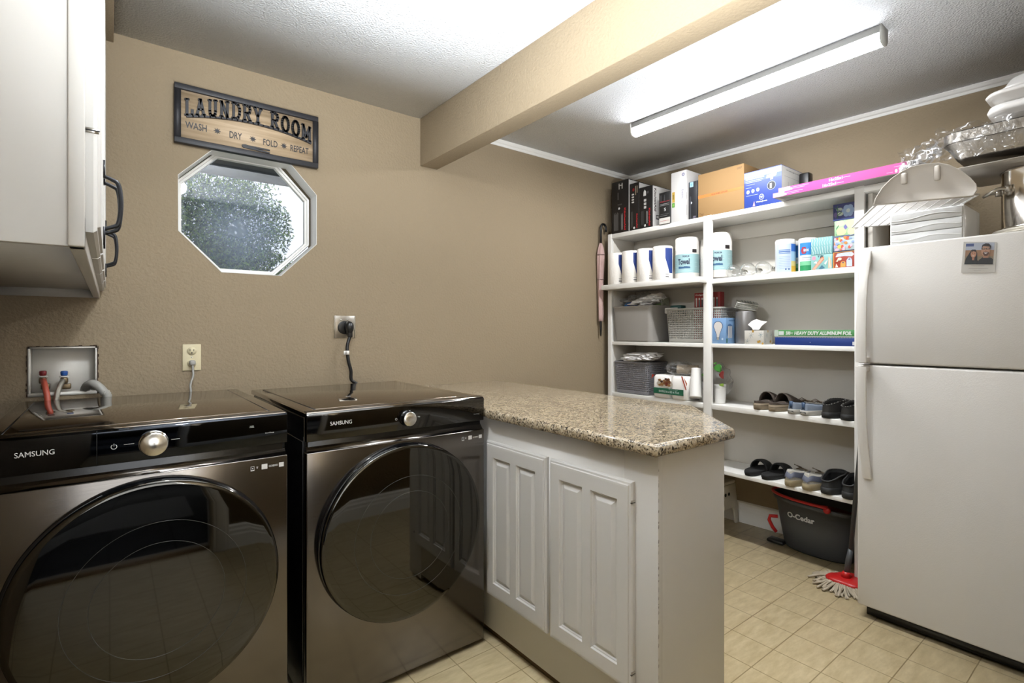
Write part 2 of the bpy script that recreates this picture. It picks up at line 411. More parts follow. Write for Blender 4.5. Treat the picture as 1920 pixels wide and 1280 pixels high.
# ================================================================= WASHER AND DRYER
def appliance(kind, x0, top, ltext, txt_x, washer):
    """x0: left side; front plane at y=YF"""
    YF = 1.695; w = .686; x1 = x0+w; cx = x0+w/2; dz = top-.985
    T = thing(kind, ltext, 'washing machine' if washer else 'dryer', (cx, YF+.4, 0))
    P = lambda b, n, **k: b.build(n, T, **k)
    b = MB(); b.box((x0+.006, YF+.02, .03), (x1-.006, YF+.79, top-.020), M['appl_side'], bev=.006)
    # ridge pressed into the side sheet
    b.box((x0+.001, YF+.05, .10), (x0+.008, YF+.72, top-.10), M['appl_side'], bev=.003); b.box((x1-.008, YF+.05, .10), (x1-.001, YF+.72, top-.10), M['appl_side'], bev=.003)
    P(b, 'body')
    # top with framed glossy field
    b = MB(); b.box((x0, YF+.004, top-.020), (x1, YF+.812, top), M['appl_top'], bev=.006, seg=3)
    b.box((x0+.045, YF+.055, top-.002), (x1-.045, YF+.765, top+.0012), M['appl_top'], bev=.001)
    fr = M['appl_side']
    for a, c in (((x0+.040, YF+.050), (x0+.045, YF+.77)), ((x1-.045, YF+.05), (x1-.040, YF+.77)), ((x0+.04, YF+.765), (x1-.04, YF+.775))):
        b.box((a[0], a[1], top-.002), (c[0], c[1], top+.0004), fr)
    b.box((x0+.002, YF+.028, top-.001), (x1-.002, YF+.030, top+.0006), fr); b.box((x0+.002, YF+.014, top-.001), (x1-.002, YF+.0155, top+.0006), fr)
    P(b, 'top')
    # control panel, slightly inclined band
    zp0, zp1 = .890+dz, .984+dz
    pm = M['appl_panel_w'] if washer else M['appl_panel_d']
    b = MB(); b.prism([(x0+.001, YF+.002, zp0), (x0+.001, YF-.001, zp1-.008), (x0+.001, YF+.006, zp1-.001), (x0+.001, YF+.03, zp1-.001), (x0+.001, YF+.03, zp0)], (w-.002, 0, 0), pm, bev=.0015)
    if washer: b.box((x0+.2225, YF-.0014, zp0), (x0+.2240, YF+.002, zp1-.004), M['darkgap'])
    cp = P(b, 'control_panel')
    # knob
    kx, kz, kr = (.0945, .943, .033) if washer else (.842, .932, .028)
    b = MB(); b.lathe((kx, YF-.002, kz), [(kr*1.02, .002), (kr*1.02, -.004), (kr*.97, -.004), (kr*.97, -.022), (kr*.90, -.025), (0.001, -.0252)], M['black_gloss'] if not washer else M['chrome'], 40, 'y')
    b.lathe((kx, YF-.002, kz), [(kr*.88, -.0252), (kr*.86, -.0258), (.0005, -.0258)], M['spun'], 40, 'y', cap0=False); P(b, 'knob', ang=12)
    # lettering
    b = MB(); y = YF-.0015
    wtx = txt_x
    b.text('SAMSUNG', (wtx, y, .936+dz*.7), (1, 0, 0), (0, 0, 1), .072, .0125, M['print'], bold=.006); P(b, 'brand_lettering', smooth=False)
    b = MB()
    if washer:
        px = .0095; c = Vector((.0095, y-.0006, .944)); b.tube([(px+.006*math.cos(t), y-.0004, .944+.006*math.sin(t)) for t in [PI*.68+2*PI*.82*i/14 for i in range(15)]], .0007, M['print'], 5)
        b.box((px-.0006, y-.001, .945), (px+.0006, y, .952), M['print'])
        P(b, 'power_symbol'); b = MB(); b.box((.030, y-.0006, .9465), (.052, y, .9475), M['print']); P(b, 'dial_mark'); b = MB(); b.box((.134, y-.0006, .9465), (.154, y, .9475), M['print'])
        P(b, 'dial_mark'); b = MB(); b.box((.330, y-.0006, .960), (.3405, y, .9612), M['print']); b.box((.329, y-.0006, .9565), (.3415, y, .9577), M['print'])
        P(b, 'status_lines'); b = MB(); b.text('SmartThings', (.372, y, .9335), (1, 0, 0), (0, 0, 1), .025, .004, M['print'], bold=.01)
    else:
        b.tube([(.800+.0035*math.cos(t), y-.0004, .9325+.0035*math.sin(t)) for t in [2*PI*i/12 for i in range(12)]], .0006, M['print'], 5, close=True)
        P(b, 'power_symbol'); b = MB(); b.text('D||', (.885, y, .930), (1, 0, 0), (0, 0, 1), .008, .005, M['print'])
        P(b, 'start_symbol', smooth=False); b = MB(); b.text('SmartThings', (1.128, y, .916), (1, 0, 0), (0, 0, 1), .026, .0035, M['print'])
    P(b, 'small_lettering', smooth=False)
    # recessed grip below the panel and the front sheet
    zf = .855+dz*.7
    b = MB(); b.box((x0+.004, YF+.024, zf-.02), (x1-.004, YF+.05, zp0+.01), M['darkgap'])
    b.prism([(x0+.004, YF+.022, zf+.018), (x0+.004, YF+.024, zf+.020), (x0+.004, YF+.003, zf-.002), (x0+.004, YF+.001, zf-.003), (x0+.004, YF+.001, zf-.01), (x0+.004, YF+.022, zf-.01)], (w-.008, 0, 0), M['appl'])
    P(b, 'grip_recess')
    b = MB(); b.box((x0, YF, .022), (x1, YF+.03, zf), M['appl'], bev=.004, seg=3); P(b, 'front_panel')
    # stickers: small icons and band, square codes left out
    b = MB(); sx = x1-.105; sz = zf-.035; y = YF-.0008
    b.box((sx, y, sz), (sx+.010, y+.0006, sz+.0135), M['print']); b.box((sx+.001, y-.0003, sz+.003), (sx+.009, y, sz+.0125), M['appl_side'])
    b.box((sx+.0035, y-.0006, sz+.006), (sx+.0065, y-.0003, sz+.009), M['print'])
    b.box((sx+.0165, y, sz+.006), (sx+.019, y+.0006, sz+.0085), M['print']); b.box((sx+.015, y, sz+.010), (sx+.0205, y+.0006, sz+.011), M['print'])
    b.box((sx+.030, y, sz+.001), (sx+.046, y+.0006, sz+.016), M['print']); b.box((sx+.079, y, sz+.001), (sx+.093, y+.0006, sz+.014), M['print'])
    b.text('GOEMO', (sx+.050, y, sz+.005), (1, 0, 0), (0, 0, 1), .026, .006, M['print'], bold=.02)
    P(b, 'sticker_strip', smooth=False)
    # door: dark ring, smoked bowl disc, side grip
    dc = (x0+.336 if not washer else .098, YF, .540+dz*.5)
    b = MB(); b.lathe(dc, [(.306, .002), (.308, -.004), (.306, -.022), (.300, -.030), (.296, -.034)], M['black_gloss'], 96, 'y')
    d = P(b, 'door')
    b = MB(); R = .3035; prof = [(.3000, -.030), (R, -.033), (R, -.037), (.3005, -.0405), (.29, -.0412)]
    for q in (.26, .22, .18, .12, .06, .0006): prof.append((q, -.0413))
    b.lathe(dc, prof, M['appl_glass'], 96, 'y', cap0=False)
    g = b.build('door_glass', d, local=False); g.matrix_parent_inverse = Matrix.Identity(4)
    # faint ring mouldings of the inner bowl behind the glass
    b = MB()
    for rr in (.205, .150):
        b.tube([(dc[0]+.01+rr*math.cos(t), YF-.0414, dc[2]-.01+rr*math.sin(t)) for t in [2*PI*i/72 for i in range(72)]], .0006, M['ring'], 5, close=True)
    q = b.build('bowl_ring', d)
    b = MB(); pts = []
    for i in range(25):
        t = PI*.70+PI*.42*i/24 if not washer else PI*.62+PI*.42*i/24
        pts.append((dc[0]+.3045*math.cos(t), YF-.024, dc[2]+.3045*math.sin(t)))
    b.tube(pts, [.002+.006*math.sin(PI*i/24) for i in range(25)], M['black_gloss'], 8); b.build('door_grip', d)
    for ch in (g, q): pass
    for fx in (x0+.07, x1-.07):
        b = MB(); b.lathe((fx, YF+.08, 0), [(.022, 0), (.022, .012), (.014, .016), (.014, .035)], M['rubber'], 16); P(b, 'foot')
    for fx in (x0+.07, x1-.07):
        b = MB(); b.lathe((fx, YF+.72, 0), [(.022, 0), (.022, .012), (.014, .016), (.014, .035)], M['rubber'], 16); P(b, 'foot')
    return T
M['appl_panel_w'] = mat('black_panel_glass', '34363a', .05, metal=1)
M['appl_panel_d'] = mat('charcoal_panel_glass', '4c4a47', .06, metal=1)
M['ring'] = mat('faint_grey_ring', '34322e', .3)
m = mat('spun_metal', 'd8d4cc', .25, metal=1); n, L, p = nodes(m)
p.inputs['Anisotropic'].default_value = .9
tg = n.new('ShaderNodeTangent'); tg.direction_type = 'RADIAL'; tg.axis = 'Y'; L.new(tg.outputs[0], p.inputs['Tangent'])
M['spun'] = m
washer = appliance('washing_machine', -.2485, .994, 'dark brushed metal front-loading washing machine under the wall water box, left of the dryer', -.178, True)
dryer = appliance('tumble_dryer', .493, .985, 'dark brushed metal tumble dryer between the washing machine and the granite counter', .568, False)

# ================================================================= WATER BOX, HOSES, OUTLETS, CORDS
x0, z0, x1, z1 = BX
T = thing('washer_water_box', 'open white recessed water supply box cut into the tan wall behind the washing machine', 'water box', ((x0+x1)/2, WY, z0))
b = MB(); wb = M['white_box'] = mat('stained_white_plastic', 'ebe7de', .45, var=.15, vscale=20)
for a, c in (((x0, WY-.001, z0), (x0+.006, WY+.07, z1)), ((x1-.006, WY-.001, z0), (x1, WY+.07, z1)), ((x0, WY-.001, z1-.006), (x1, WY+.07, z1)), ((x0, WY-.004, z0), (x1, WY+.07, z0+.012)), ((x0, WY+.066, z0), (x1, WY+.07, z1))):
    b.box(a, c, wb)
b.build('box_body', T)
b = MB(); rag = []
for i in range(40):
    t = i/39; rag.append(t)
def edge(pa, pb, nrm):
    for i in range(18):
        t0, t1 = i/18, (i+1)/18; p0 = Vector(pa).lerp(Vector(pb), t0); p1 = Vector(pa).lerp(Vector(pb), t1)
        o0 = Vector(nrm)*(.0015+.0045*random.random()); 
        b.prism([p0, p1, p1+o0, p0+o0], (0, .003, 0), M['edgecut'])
M['edgecut'] = mat('torn_drywall_edge', '3d2f22', .95)
y = WY-.0025
edge((x0, y, z1), (x1, y, z1), (0, 0, 1)); edge((x0, y, z0), (x0, y, z1), (-1, 0, 0)); edge((x1, y, z0), (x1, y, z1), (1, 0, 0))
b.build('torn_edge', T, smooth=False)
M['redhose'] = mat('red_rubber_hose', 'b0503c', .45); M['redhandle'] = mat('red_handle', '7a1e22', .4); M['bluehandle'] = mat('blue_handle', '1f4f96', .4)
M['braid'] = mat('braided_steel', 'b9b4a8', .3, metal=.9, bump=.8, bscale=400); M['brass'] = mat('dull_brass', '7b6a50', .4, metal=.7)
for nm, px, hm in (('hot_valve', 80, M['redhandle']), ('cold_valve', 120, M['bluehandle'])):
    p = AY(px, 705, WY-.005)
    b = MB(); b.lathe((p.x, p.y+.008, p.z-.028), [(.010, 0), (.012, .005), (.012, .018), (.009, .024), (.009, .030)], M['brass'], 12)
    b.box((p.x-.006, p.y, p.z-.050), (p.x+.02, p.y+.03, p.z-.030), M['brass'], bev=.003)
    b.lathe((p.x, p.y+.008, p.z-.004), [(.014, 0), (.014, .004), (.010, .005)], M['print'], 16)
    v = b.build(nm, T)
    b = MB(); b.lathe((p.x, p.y+.008, p.z+.001), [(.008, 0), (.0105, .003), (.0115, .014), (.010, .018), (.004, .019)], hm, 8); b.build('valve_handle', v)
H1 = [AY(81, 712, WY-.012), AY(84, 722, WY-.030), AY(88, 740, WY-.050), AY(90, 756, WY-.060)]; H1.append(H1[-1]+Vector((.01, .01, -.25)))
b = MB(); b.tube(H1, .0095, M['redhose'], 12); tag(b.build('supply_hose'), 'red rubber hot water hose coming out of the wall water box', 'hose')
H2 = [AY(118, 712, WY-.012), AY(113, 722, WY-.030), AY(108, 735, WY-.045), AY(105, 752, WY-.055)]; H2.append(H2[-1]+Vector((-.005, .01, -.25)))
b = MB(); b.tube(H2, .0085, M['braid'], 12); sh = b.build('supply_hose'); tag(sh, 'braided silver cold water hose under the blue valve of the water box', 'hose')
dh = [AY(158, 738, WY+.03), AY(160, 730, WY+.012), AY(165, 722, WY-.015), AY(174, 719, WY-.035), AY(184, 724, WY-.045), AY(195, 735, WY-.05), AY(203, 752, WY-.052)]
dh[0] = Vector((dh[1].x-.005, WY+.05, dh[1].z-.04)); dh.append(dh[-1]+Vector((.03, 0, -.25)))
def smooth_path(pts, n=10):
    out = []; P_ = [pts[0]]+list(pts)+[pts[-1]]
    for i in range(1, len(P_)-2):
        for k in range(n):
            t = k/n; a, b_, c, d = P_[i-1], P_[i], P_[i+1], P_[i+2]
            out.append(.5*((2*b_)+(-a+c)*t+(2*a-5*b_+4*c-d)*t*t+(-a+3*b_-3*c+d)*t**3))
    out.append(P_[-1]); return out
dp = smooth_path(dh, 14)
b = MB(); b.tube(dp, [.0140+(.0022 if i % 2 else 0) for i in range(len(dp))], M['cordgrey'], 14); tag(b.build('drain_hose', ang=80), 'grey corrugated drain hose curling out of the water box over the washing machine', 'hose')

# duplex outlet, ivory
p0 = AY(342, 646, WY); 
T = thing('wall_outlet', 'ivory duplex wall outlet with a grey plug, above the washing machine', 'outlet', (.2815, WY, 1.075))
b = MB(); b.box((.247, WY-.006, 1.073), (.316, WY, 1.187), M['ivory'], bev=.003)
for zc in (1.158, 1.104):
    b.lathe((.2815, WY-.006, zc), [(.0175, 0), (.0175, -.0025), (.001, -.003)], M['ivory'], 24, 'y')
    b.box((.2735, WY-.0096, zc-.001), (.2755, WY-.0085, zc+.009), M['ink']); b.box((.2875, WY-.0096, zc-.001), (.2895, WY-.0085, zc+.008), M['ink']); b.lathe((.2815, WY-.0086, zc-.008), [(.0028, 0), (.0028, -.001)], M['ink'], 10, 'y')
b.lathe((.2815, WY-.006, 1.131), [(.003, 0), (.002, -.0015)], M['print'], 10, 'y')
b.build('cover_plate', T)
b = MB(); b.box((.2705, WY-.036, 1.097), (.2935, WY-.010, 1.119), M['cordgrey'], bev=.006)
T2 = b
pc = smooth_path([Vector((.282, WY-.026, 1.100)), Vector((.283, WY-.030, 1.075)), AY(362, 705, WY-.04), AY(357, 722, WY-.05), AY(358, 745, WY-.06), Vector((.26, WY-.07, .80))], 8)
b.tube(pc, .0045, M['cordgrey'], 8); tag(b.build('power_cord'), 'grey power cord with moulded plug hanging from the ivory outlet', 'cord')
# dryer outlet, steel plate
T = thing('wall_outlet', 'square steel dryer outlet plate on the tan wall above the dryer', 'outlet', (.9525, WY, 1.21))
b = MB(); b.box((.897, WY-.003, 1.209), (1.008, WY, 1.322), M['brushed'], bev=.001)
b.box((.897, WY-.0045, 1.209), (.9035, WY-.001, 1.322), M['chrome'], bev=.002); b.box((1.0015, WY-.0045, 1.209), (1.008, WY-.001, 1.322), M['chrome'], bev=.002)
b.build('cover_plate', T)
b = MB(); b.lathe((.949, WY-.003, 1.262), [(.034, 0), (.034, -.006), (.030, -.008), (.001, -.0085)], M['black'], 32, 'y')
for sx in (.932, .966): b.lathe((sx, WY-.003, 1.301), [(.004, 0), (.003, -.003), (.0005, -.0035)], M['chrome'], 10, 'y')
b.build('socket', T)
b = MB(); b.rings([[(.966+r_*.020*math.cos(t), yy, 1.264+zz+r_*.030*math.sin(t)*(1 if math.sin(t) > 0 else 1.25)) for t in [2*PI*i/20 for i in range(20)]] for yy, r_, zz in ((WY-.010, 1.05, 0), (WY-.030, 1.05, 0), (WY-.042, .92, 0), (WY-.050, .7, 0))], M['black'])
b.box((.956, WY-.046, 1.212), (.978, WY-.022, 1.245), M['black'], bev=.004)
pc = smooth_path([Vector((.967, WY-.034, 1.215)), AY(651, 650, WY-.04), AY(653, 675, WY-.05), AY(658, 695, WY-.05), AY(659, 712, WY-.05), Vector((1.0, WY-.06, .95)), Vector((.99, WY-.06, .75))], 8)
b.tube(pc, .0085, M['cordblack'], 10); dc_ = b.build('power_cord'); tag(dc_, 'thick black dryer cord with angled plug and a white tag', 'cord')
q = AY(649, 661, WY-.046); b = MB(); b.box((q.x-.016, q.y-.012, q.z-.010), (q.x+.012, q.y-.0105, q.z+.010), M['paper']); b.box((q.x-.008, q.y-.0125, q.z-.008), (q.x-.001, q.y-.0118, q.z+.007), M['cordgrey']); b.build('cord_tag', dc_)

# ================================================================= SIGN
T = thing('laundry_sign', 'framed wooden laundry room sign hanging on the tan wall over the eight-sided window', 'sign', (.5135, WY, 2.043))
sx0, sx1, sz0, sz1 = .216, .811, 2.043, 2.295; fy = WY-.030
M['signblack'] = mat('matt_black_sign_paint', '26262a', .5)
b = MB(); f_ = .024
b.box((sx0, fy, sz1-f_), (sx1, WY-.002, sz1), M['signblack'], bev=.002); b.box((sx0, fy, sz0), (sx1, WY-.002, sz0+f_), M['signblack'], bev=.002)
b.box((sx0, fy, sz0+f_), (sx0+f_, WY-.002, sz1-f_), M['signblack']); b.box((sx1-f_, fy, sz0+f_), (sx1, WY-.002, sz1-f_), M['signblack']); b.build('frame', T)
b = MB(); b.box((sx0+.01, WY-.018, sz0+.01), (sx1-.01, WY-.004, sz1-.01), M['oak']); b.build('board', T)
yb = WY-.0185
STK = {  # slab letters on a 1 x 1 grid: strokes (x0,y0,x1,y1,width) and curves
 'L': [(.3, 0, .3, 1), (.08, 1, .52, 1), (.08, .03, .9, .03), (.9, .03, .9, .3)],
 'A': [(.16, 0, .5, 1), (.84, 0, .5, 1), (.27, .36, .73, .36), (0, .03, .34, .03), (.66, .03, 1, .03), (.3, 1, .5, 1)],
 'U': [(.2, 1, .2, .3), (.8, 1, .8, .3), (.02, 1, .38, 1), (.62, 1, .98, 1), 'C', [(.2, .3), (.24, .12), (.36, .02), (.5, 0), (.64, .02), (.76, .12), (.8, .3)]],
 'N': [(.2, 0, .2, 1), (.8, 0, .8, 1), (.2, 1, .8, 0), (.02, .03, .38, .03), (.02, 1, .25, 1), (.62, 1, .98, 1)],
 'D': [(.22, 0, .22, 1), (.04, .03, .5, .03), (.04, 1, .5, 1), 'C', [(.5, .03), (.74, .1), (.88, .3), (.9, .5), (.88, .7), (.74, .92), (.5, 1)]],
 'R': [(.22, 0, .22, 1), (.04, .03, .4, .03), (.04, 1, .55, 1), 'C', [(.55, 1), (.78, .94), (.84, .76), (.78, .56), (.55, .5)], (.55, .5, .22, .5), (.5, .5, .82, .03), (.7, .03, 1, .03)],
 'Y': [(.5, 0, .5, .45), (.5, .45, .14, 1), (.5, .45, .86, 1), (0, 1, .32, 1), (.68, 1, 1, 1), (.3, .03, .7, .03)],
 'O': ['C', [(.5+.38*math.cos(t), .5+.5*math.sin(t)) for t in [2*PI*i/20 for i in range(21)]]],
 'M': [(.14, 0, .16, 1), (.86, 0, .84, 1), (.16, 1, .5, .2), (.84, 1, .5, .2), (0, .03, .3, .03), (.7, .03, 1, .03), (0, 1, .2, 1), (.8, 1, 1, 1)]}
b = MB()
def arcz(x):    # lower edge line the big letters stand on
    t = (x-.262)/(.776-.262); return 2.160+.034*(1-(2*t-1)**2)
def bar(p, q, wd, dep=.010):
    p = Vector((p[0], 0, p[1])); q = Vector((q[0], 0, q[1])); d = (q-p).normalized(); nn = Vector((-d.z, 0, d.x))*wd/2; e = d*wd*.30
    b.prism([Vector((0, yb-dep, 0))+p-e-nn, Vector((0, yb-dep, 0))+q+e-nn, Vector((0, yb-dep, 0))+q+e+nn, Vector((0, yb-dep, 0))+p-e+nn], (0, dep, 0), M['signblack'])
word = 'LAUNDRY ROOM'; xs = .252; adv = [.040, .046, .044, .046, .044, .044, .044, .026, .046, .046, .046, .052]
tot = sum(adv); sc_ = (.785-.250)/tot
for ch, a in zip(word, adv):
    a *= sc_
    if ch != ' ':
        Wl = a*.80; hh = .068; x_ = xs
        zz = arcz(x_+Wl/2)+.006
        tr_ = lambda u, v: (x_+u*Wl, zz+v*hh+(arcz(x_+u*Wl)-arcz(x_+Wl/2)))
        it = iter(STK[ch])
        for s_ in it:
            if s_ == 'C':
                c_ = next(it)
                for p_, q_ in zip(c_, c_[1:]): bar(tr_(*p_), tr_(*q_), .0105)
            else: bar(tr_(s_[0], s_[1]), tr_(s_[2], s_[3]), .0105 if abs(s_[1]-s_[3]) > .1 else .0065)
    xs += a
for i in range(24):
    xa, xb = .262+(.776-.262)*i/24, .262+(.776-.262)*(i+1)/24; bar((xa, arcz(xa)), (xb, arcz(xb)), .008)
b.build('raised_letters', T, smooth=False)
b = MB(); yy = yb-.0008
for s_, x_, w_, z_ in (('WASH', .256, .080, 2.112), ('DRY', .424, .050, 2.108), ('FOLD', .563, .062, 2.106), ('REPEAT', .683, .084, 2.104)):
    b.text(s_, (x_, yy, z_), (1, 0, 0), (0, 0, 1), w_, .030, M['signblack'], bold=.012); b.build('painted_word', T, smooth=False); b = MB()
for x_, z_ in ((.376, 2.126), (.519, 2.123), (.654, 2.121)):
    pts = []
    for i in range(16):
        r_ = .0145 if i % 2 == 0 else .006; t = PI*i/8; pts.append((x_+r_*math.cos(t), yb-.003, z_+r_*math.sin(t)))
    b.prism(pts, (0, .003, 0), M['signblack']); b.build('star', T, smooth=False); b = MB()
b = MB()
b.prism([(x, yb-.007, z) for x, z in ((.474, 2.088), (.487, 2.091), (.500, 2.089), (.590, 2.089), (.592, 2.083), (.535, 2.082), (.592, 2.076), (.590, 2.070), (.500, 2.074), (.480, 2.075), (.473, 2.081))], (0, .007, 0), M['signblack'], bev=.001)
b.build('clothes_peg', T, smooth=False)

# ================================================================= CEILING LAMP AND TUBE
M['glow'] = mat('lit_diffuser', 'ffffff', .4, emit='f7faff', es=22)
M['glowdome'] = mat('lit_dome', 'ffffff', .4, emit='fff4e2', es=4)
T = thing('ceiling_lamp', 'round white ceiling lamp over the washing corner', 'lamp', (LAMP[0], LAMP[1], 2.36))
b = MB(); b.lathe((LAMP[0], LAMP[1], HC), [(.075, -.001), (.075, -.018), (.030, -.026), (.018, -.10), (.030, -.125), (.055, -.135), (.055, -.150)], M['white'], 32); b.build('lamp_base', T)
LAMPT = T
x_, ya, yb_ = TUBE
T = thing('tube_lamp', 'long lit linear tube lamp on the pantry ceiling', 'lamp', (x_, (ya+yb_)/2, 2.365))
b = MB(); b.box((x_-.035, ya, HC-.030), (x_+.035, yb_, HC-.001), mat('grey_lamp_base', '7d7b77', .5), bev=.003); b.build('lamp_base', T)
b = MB(); pr = [(-.033, -.030), (-.032, -.050), (-.022, -.066), (0, -.072), (.022, -.066), (.032, -.050), (.033, -.030)]
b.rings([[(x_+u, yy, HC+v) for u, v in pr] for yy in (ya+.006, yb_-.006)], M['glow']); b.build('diffuser', T)
for yy, s_ in ((ya-.001, 1), (yb_-.007, 1)):
    b = MB(); b.prism([(x_+u*1.08, yy, HC+v*1.03) for u, v in [(-.035, 0)]+pr+[(.035, 0)]], (0, .008, 0), M['cordgrey'] if yy < 1 else M['white']); b.build('end_cap', T)

# ================================================================= BASE CABINET AND COUNTER
CXF, CYF = 1.215, .893
T = thing('base_cabinet', 'white painted base cabinet with two raised panel doors under the granite counter', 'cabinet', (1.39, 1.7, 0))
b = MB(); b.box((CXF+.002, CYF+.018, .044), (1.558, WY-.02, .899), M['cabinet'], bev=.001)
b.box((CXF, 1.016, .044), (CXF+.02, WY-.03, .899), M['cabinet'])
b.box((CXF, CYF+.0, .02), (CXF+.02, 1.0145, .899), M['cabinet'], bev=.0006)
b.box((CXF+.018, CYF, .0), (1.560, CYF+.018, .899), M['cabinet'], bev=.0008)
R_ = random.Random(4); chip = mat('bare_paint_chip', '4a4037', .9); z_ = .06
while z_ < .86:
    h_ = R_.uniform(.003, .016); w_ = R_.uniform(.0006, .0020); b.poly([(CXF+.0012-w_, CYF-.0006, z_), (CXF+.0012+w_*.5, CYF-.0006, z_+h_*.2), (CXF+.0012+w_*.6, CYF-.0006, z_+h_*.8), (CXF+.0012-w_*.4, CYF-.0006, z_+h_)], chip); z_ += h_+R_.uniform(.002, .03)
b.build('body', T)
b = MB(); b.box((CXF+.028, CYF+.02, 0), (1.53, WY-.03, .05), M['darkwood'] if 'darkwood' in M else M['wood_brown']); b.build('toe_kick', T)
def raised_door(b, fx, ya, yb_, z0, z1, mt, flip=1, npan=2, d=.019):
    """door slab facing -x (flip=1) or +x (-1), panels between stiles"""
    s = -flip
    X_ = lambda v: fx+s*v      # v measured outwards from the carcass face
    # moulded slab by stepped frames
    L_ = [(0, 0), (0, .010), (.004, .0145), (.010, .0150), (.012, .019), (.018, .0195)]
    R = [[(X_(h), ya+i, z0+i), (X_(h), yb_-i, z0+i), (X_(h), yb_-i, z1-i), (X_(h), ya+i, z1-i)] for i, h in L_]
    b.rings(R, mt, True, False)
    # face with sunk fields
    st = .052; i0 = .018; fy0, fy1, fz0, fz1 = ya+i0, yb_-i0, z0+i0, z1-i0
    wpan = (yb_-ya-2*st-(npan-1)*.036)/npan; cols = [fy0]
    for k in range(npan):
        a = ya+st+k*(wpan+.036); cols += [a, a+wpan]
    cols.append(fy1); zs = [fz0, z0+.060, z1-.060, fz1]
    for i in range(len(cols)-1):
        for j in range(3):
            if i % 2 == 1 and j == 1:
                a, c, e, g = cols[i], cols[i+1], zs[1], zs[2]
                R = [[(X_(h), a+q, e+q), (X_(h), c-q, e+q), (X_(h), c-q, g-q), (X_(h), a+q, g-q)] for q, h in ((0, .0195), (.003, .014), (.006, .0135), (.009, .0095), (.012, .0095), (.024, .0165), (.026, .017))]
                b.rings(R, mt, False, True)
            else:
                b.poly([(X_(.0195), cols[i], zs[j]), (X_(.0195), cols[i+1], zs[j]), (X_(.0195), cols[i+1], zs[j+1]), (X_(.0195), cols[i], zs[j+1])], mt)
def hinge(b, x, y, z, h=.012):
    for k in range(3): b.tube([(x-.0022, y, z-h/2+k*h/2-.0006), (x-.0022, y, z-h/2+k*h/2+.0012)], .0042, M['brushed'], 8)
    b.box((x-.001, y-.003, z-h/2), (x+.001, y+.003, z+h/2), M['black_iron'])
for (ya, yb_) in ((.974, 1.331), (1.350, 1.712)):
    b = MB(); raised_door(b, CXF, ya, yb_, .188, .804, M['cabinet']); bmesh.ops.recalc_face_normals(b.bm, faces=b.bm.faces[:]); dr = b.build('cabinet_door', T, smooth=False)
    if ya < 1:
        for z_ in (.745, .245):
            b = MB(); b.box((CXF-.0185, ya-.002, z_-.006), (CXF-.001, ya+.0015, z_+.006), M['brushed'], bev=.001); b.box((CXF-.0195, ya-.0022, z_-.002), (CXF-.001, ya+.0017, z_+.0), M['black_iron']); b.build('hinge', dr)
b = MB()
top = [(1.186, WY), (1.186, 1.70), (1.172, 1.66), (1.172, .868), (1.578, .868), (1.915, 1.232), (1.915, WY)]
def inset(pts, d):
    out = []; n_ = len(pts)
    for i, p in enumerate(pts):
        a = Vector(pts[i-1]); c = Vector(pts[(i+1) % n_]); p = Vector(p); e1 = (p-a).normalized(); e2 = (c-p).normalized()
        n1 = Vector((-e1.y, e1.x)); n2 = Vector((-e2.y, e2.x)); m_ = (n1+n2); 
        out.append(p+m_*(d/max(.3, m_.dot(n1))))
    return out
R = []
for d, z in ((.004, .9), (0, .904), (-.001, .912), (-.001, .920), (.001, .928), (.005, .933), (.010, .9345)):
    ring = [Vector((q.x, q.y, z)) for q in inset(top, d)]
    for q in ring:
        if q.y > 2.4: q.y = WY-.001
    R.append(ring)
b.rings(R, M['granite'])
# keep the slab clear of the dryer: the counter is cut straight along its side
ct = b.build('granite_countertop', ang=50); wn = ct.modifiers.new('flat_top_normals', 'WEIGHTED_NORMAL'); wn.weight = 100; wn.keep_sharp = True; tag(ct, 'speckled beige and grey granite countertop with a clipped corner on the white base cabinet', 'countertop')

# ================================================================= WALL CABINET AT THE LEFT
T = thing('wall_cabinet', 'white painted wall cabinet with four doors and black iron handles, hanging above the washing machine', 'cabinet', (-.19, 1.8, 1.375))
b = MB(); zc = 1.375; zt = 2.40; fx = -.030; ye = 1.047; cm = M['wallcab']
b.box((-.355, ye, zc+.03), (fx-.018, WY-.002, zt), cm)                       # carcass
b.box((-.355, ye-.004, zc), (fx-.016, ye+.012, zt), cm, bev=.001)       # end panel
b.box((fx-.020, ye-.010, zc), (fx, ye+.03, zt), cm, bev=.002)                # front stile
b.box((fx-.02, ye, zc), (fx, WY-.002, zc+.05), cm, bev=.002); b.box((fx-.02, ye, zt-.06), (fx, WY-.002, zt), cm)
b.box((-.355, WY-.02, zc), (fx, WY-.002, zc+.05), cm)
b.build('body', T)
n_ = 4; y0 = ye+.012; dw = (WY-.02-y0)/n_
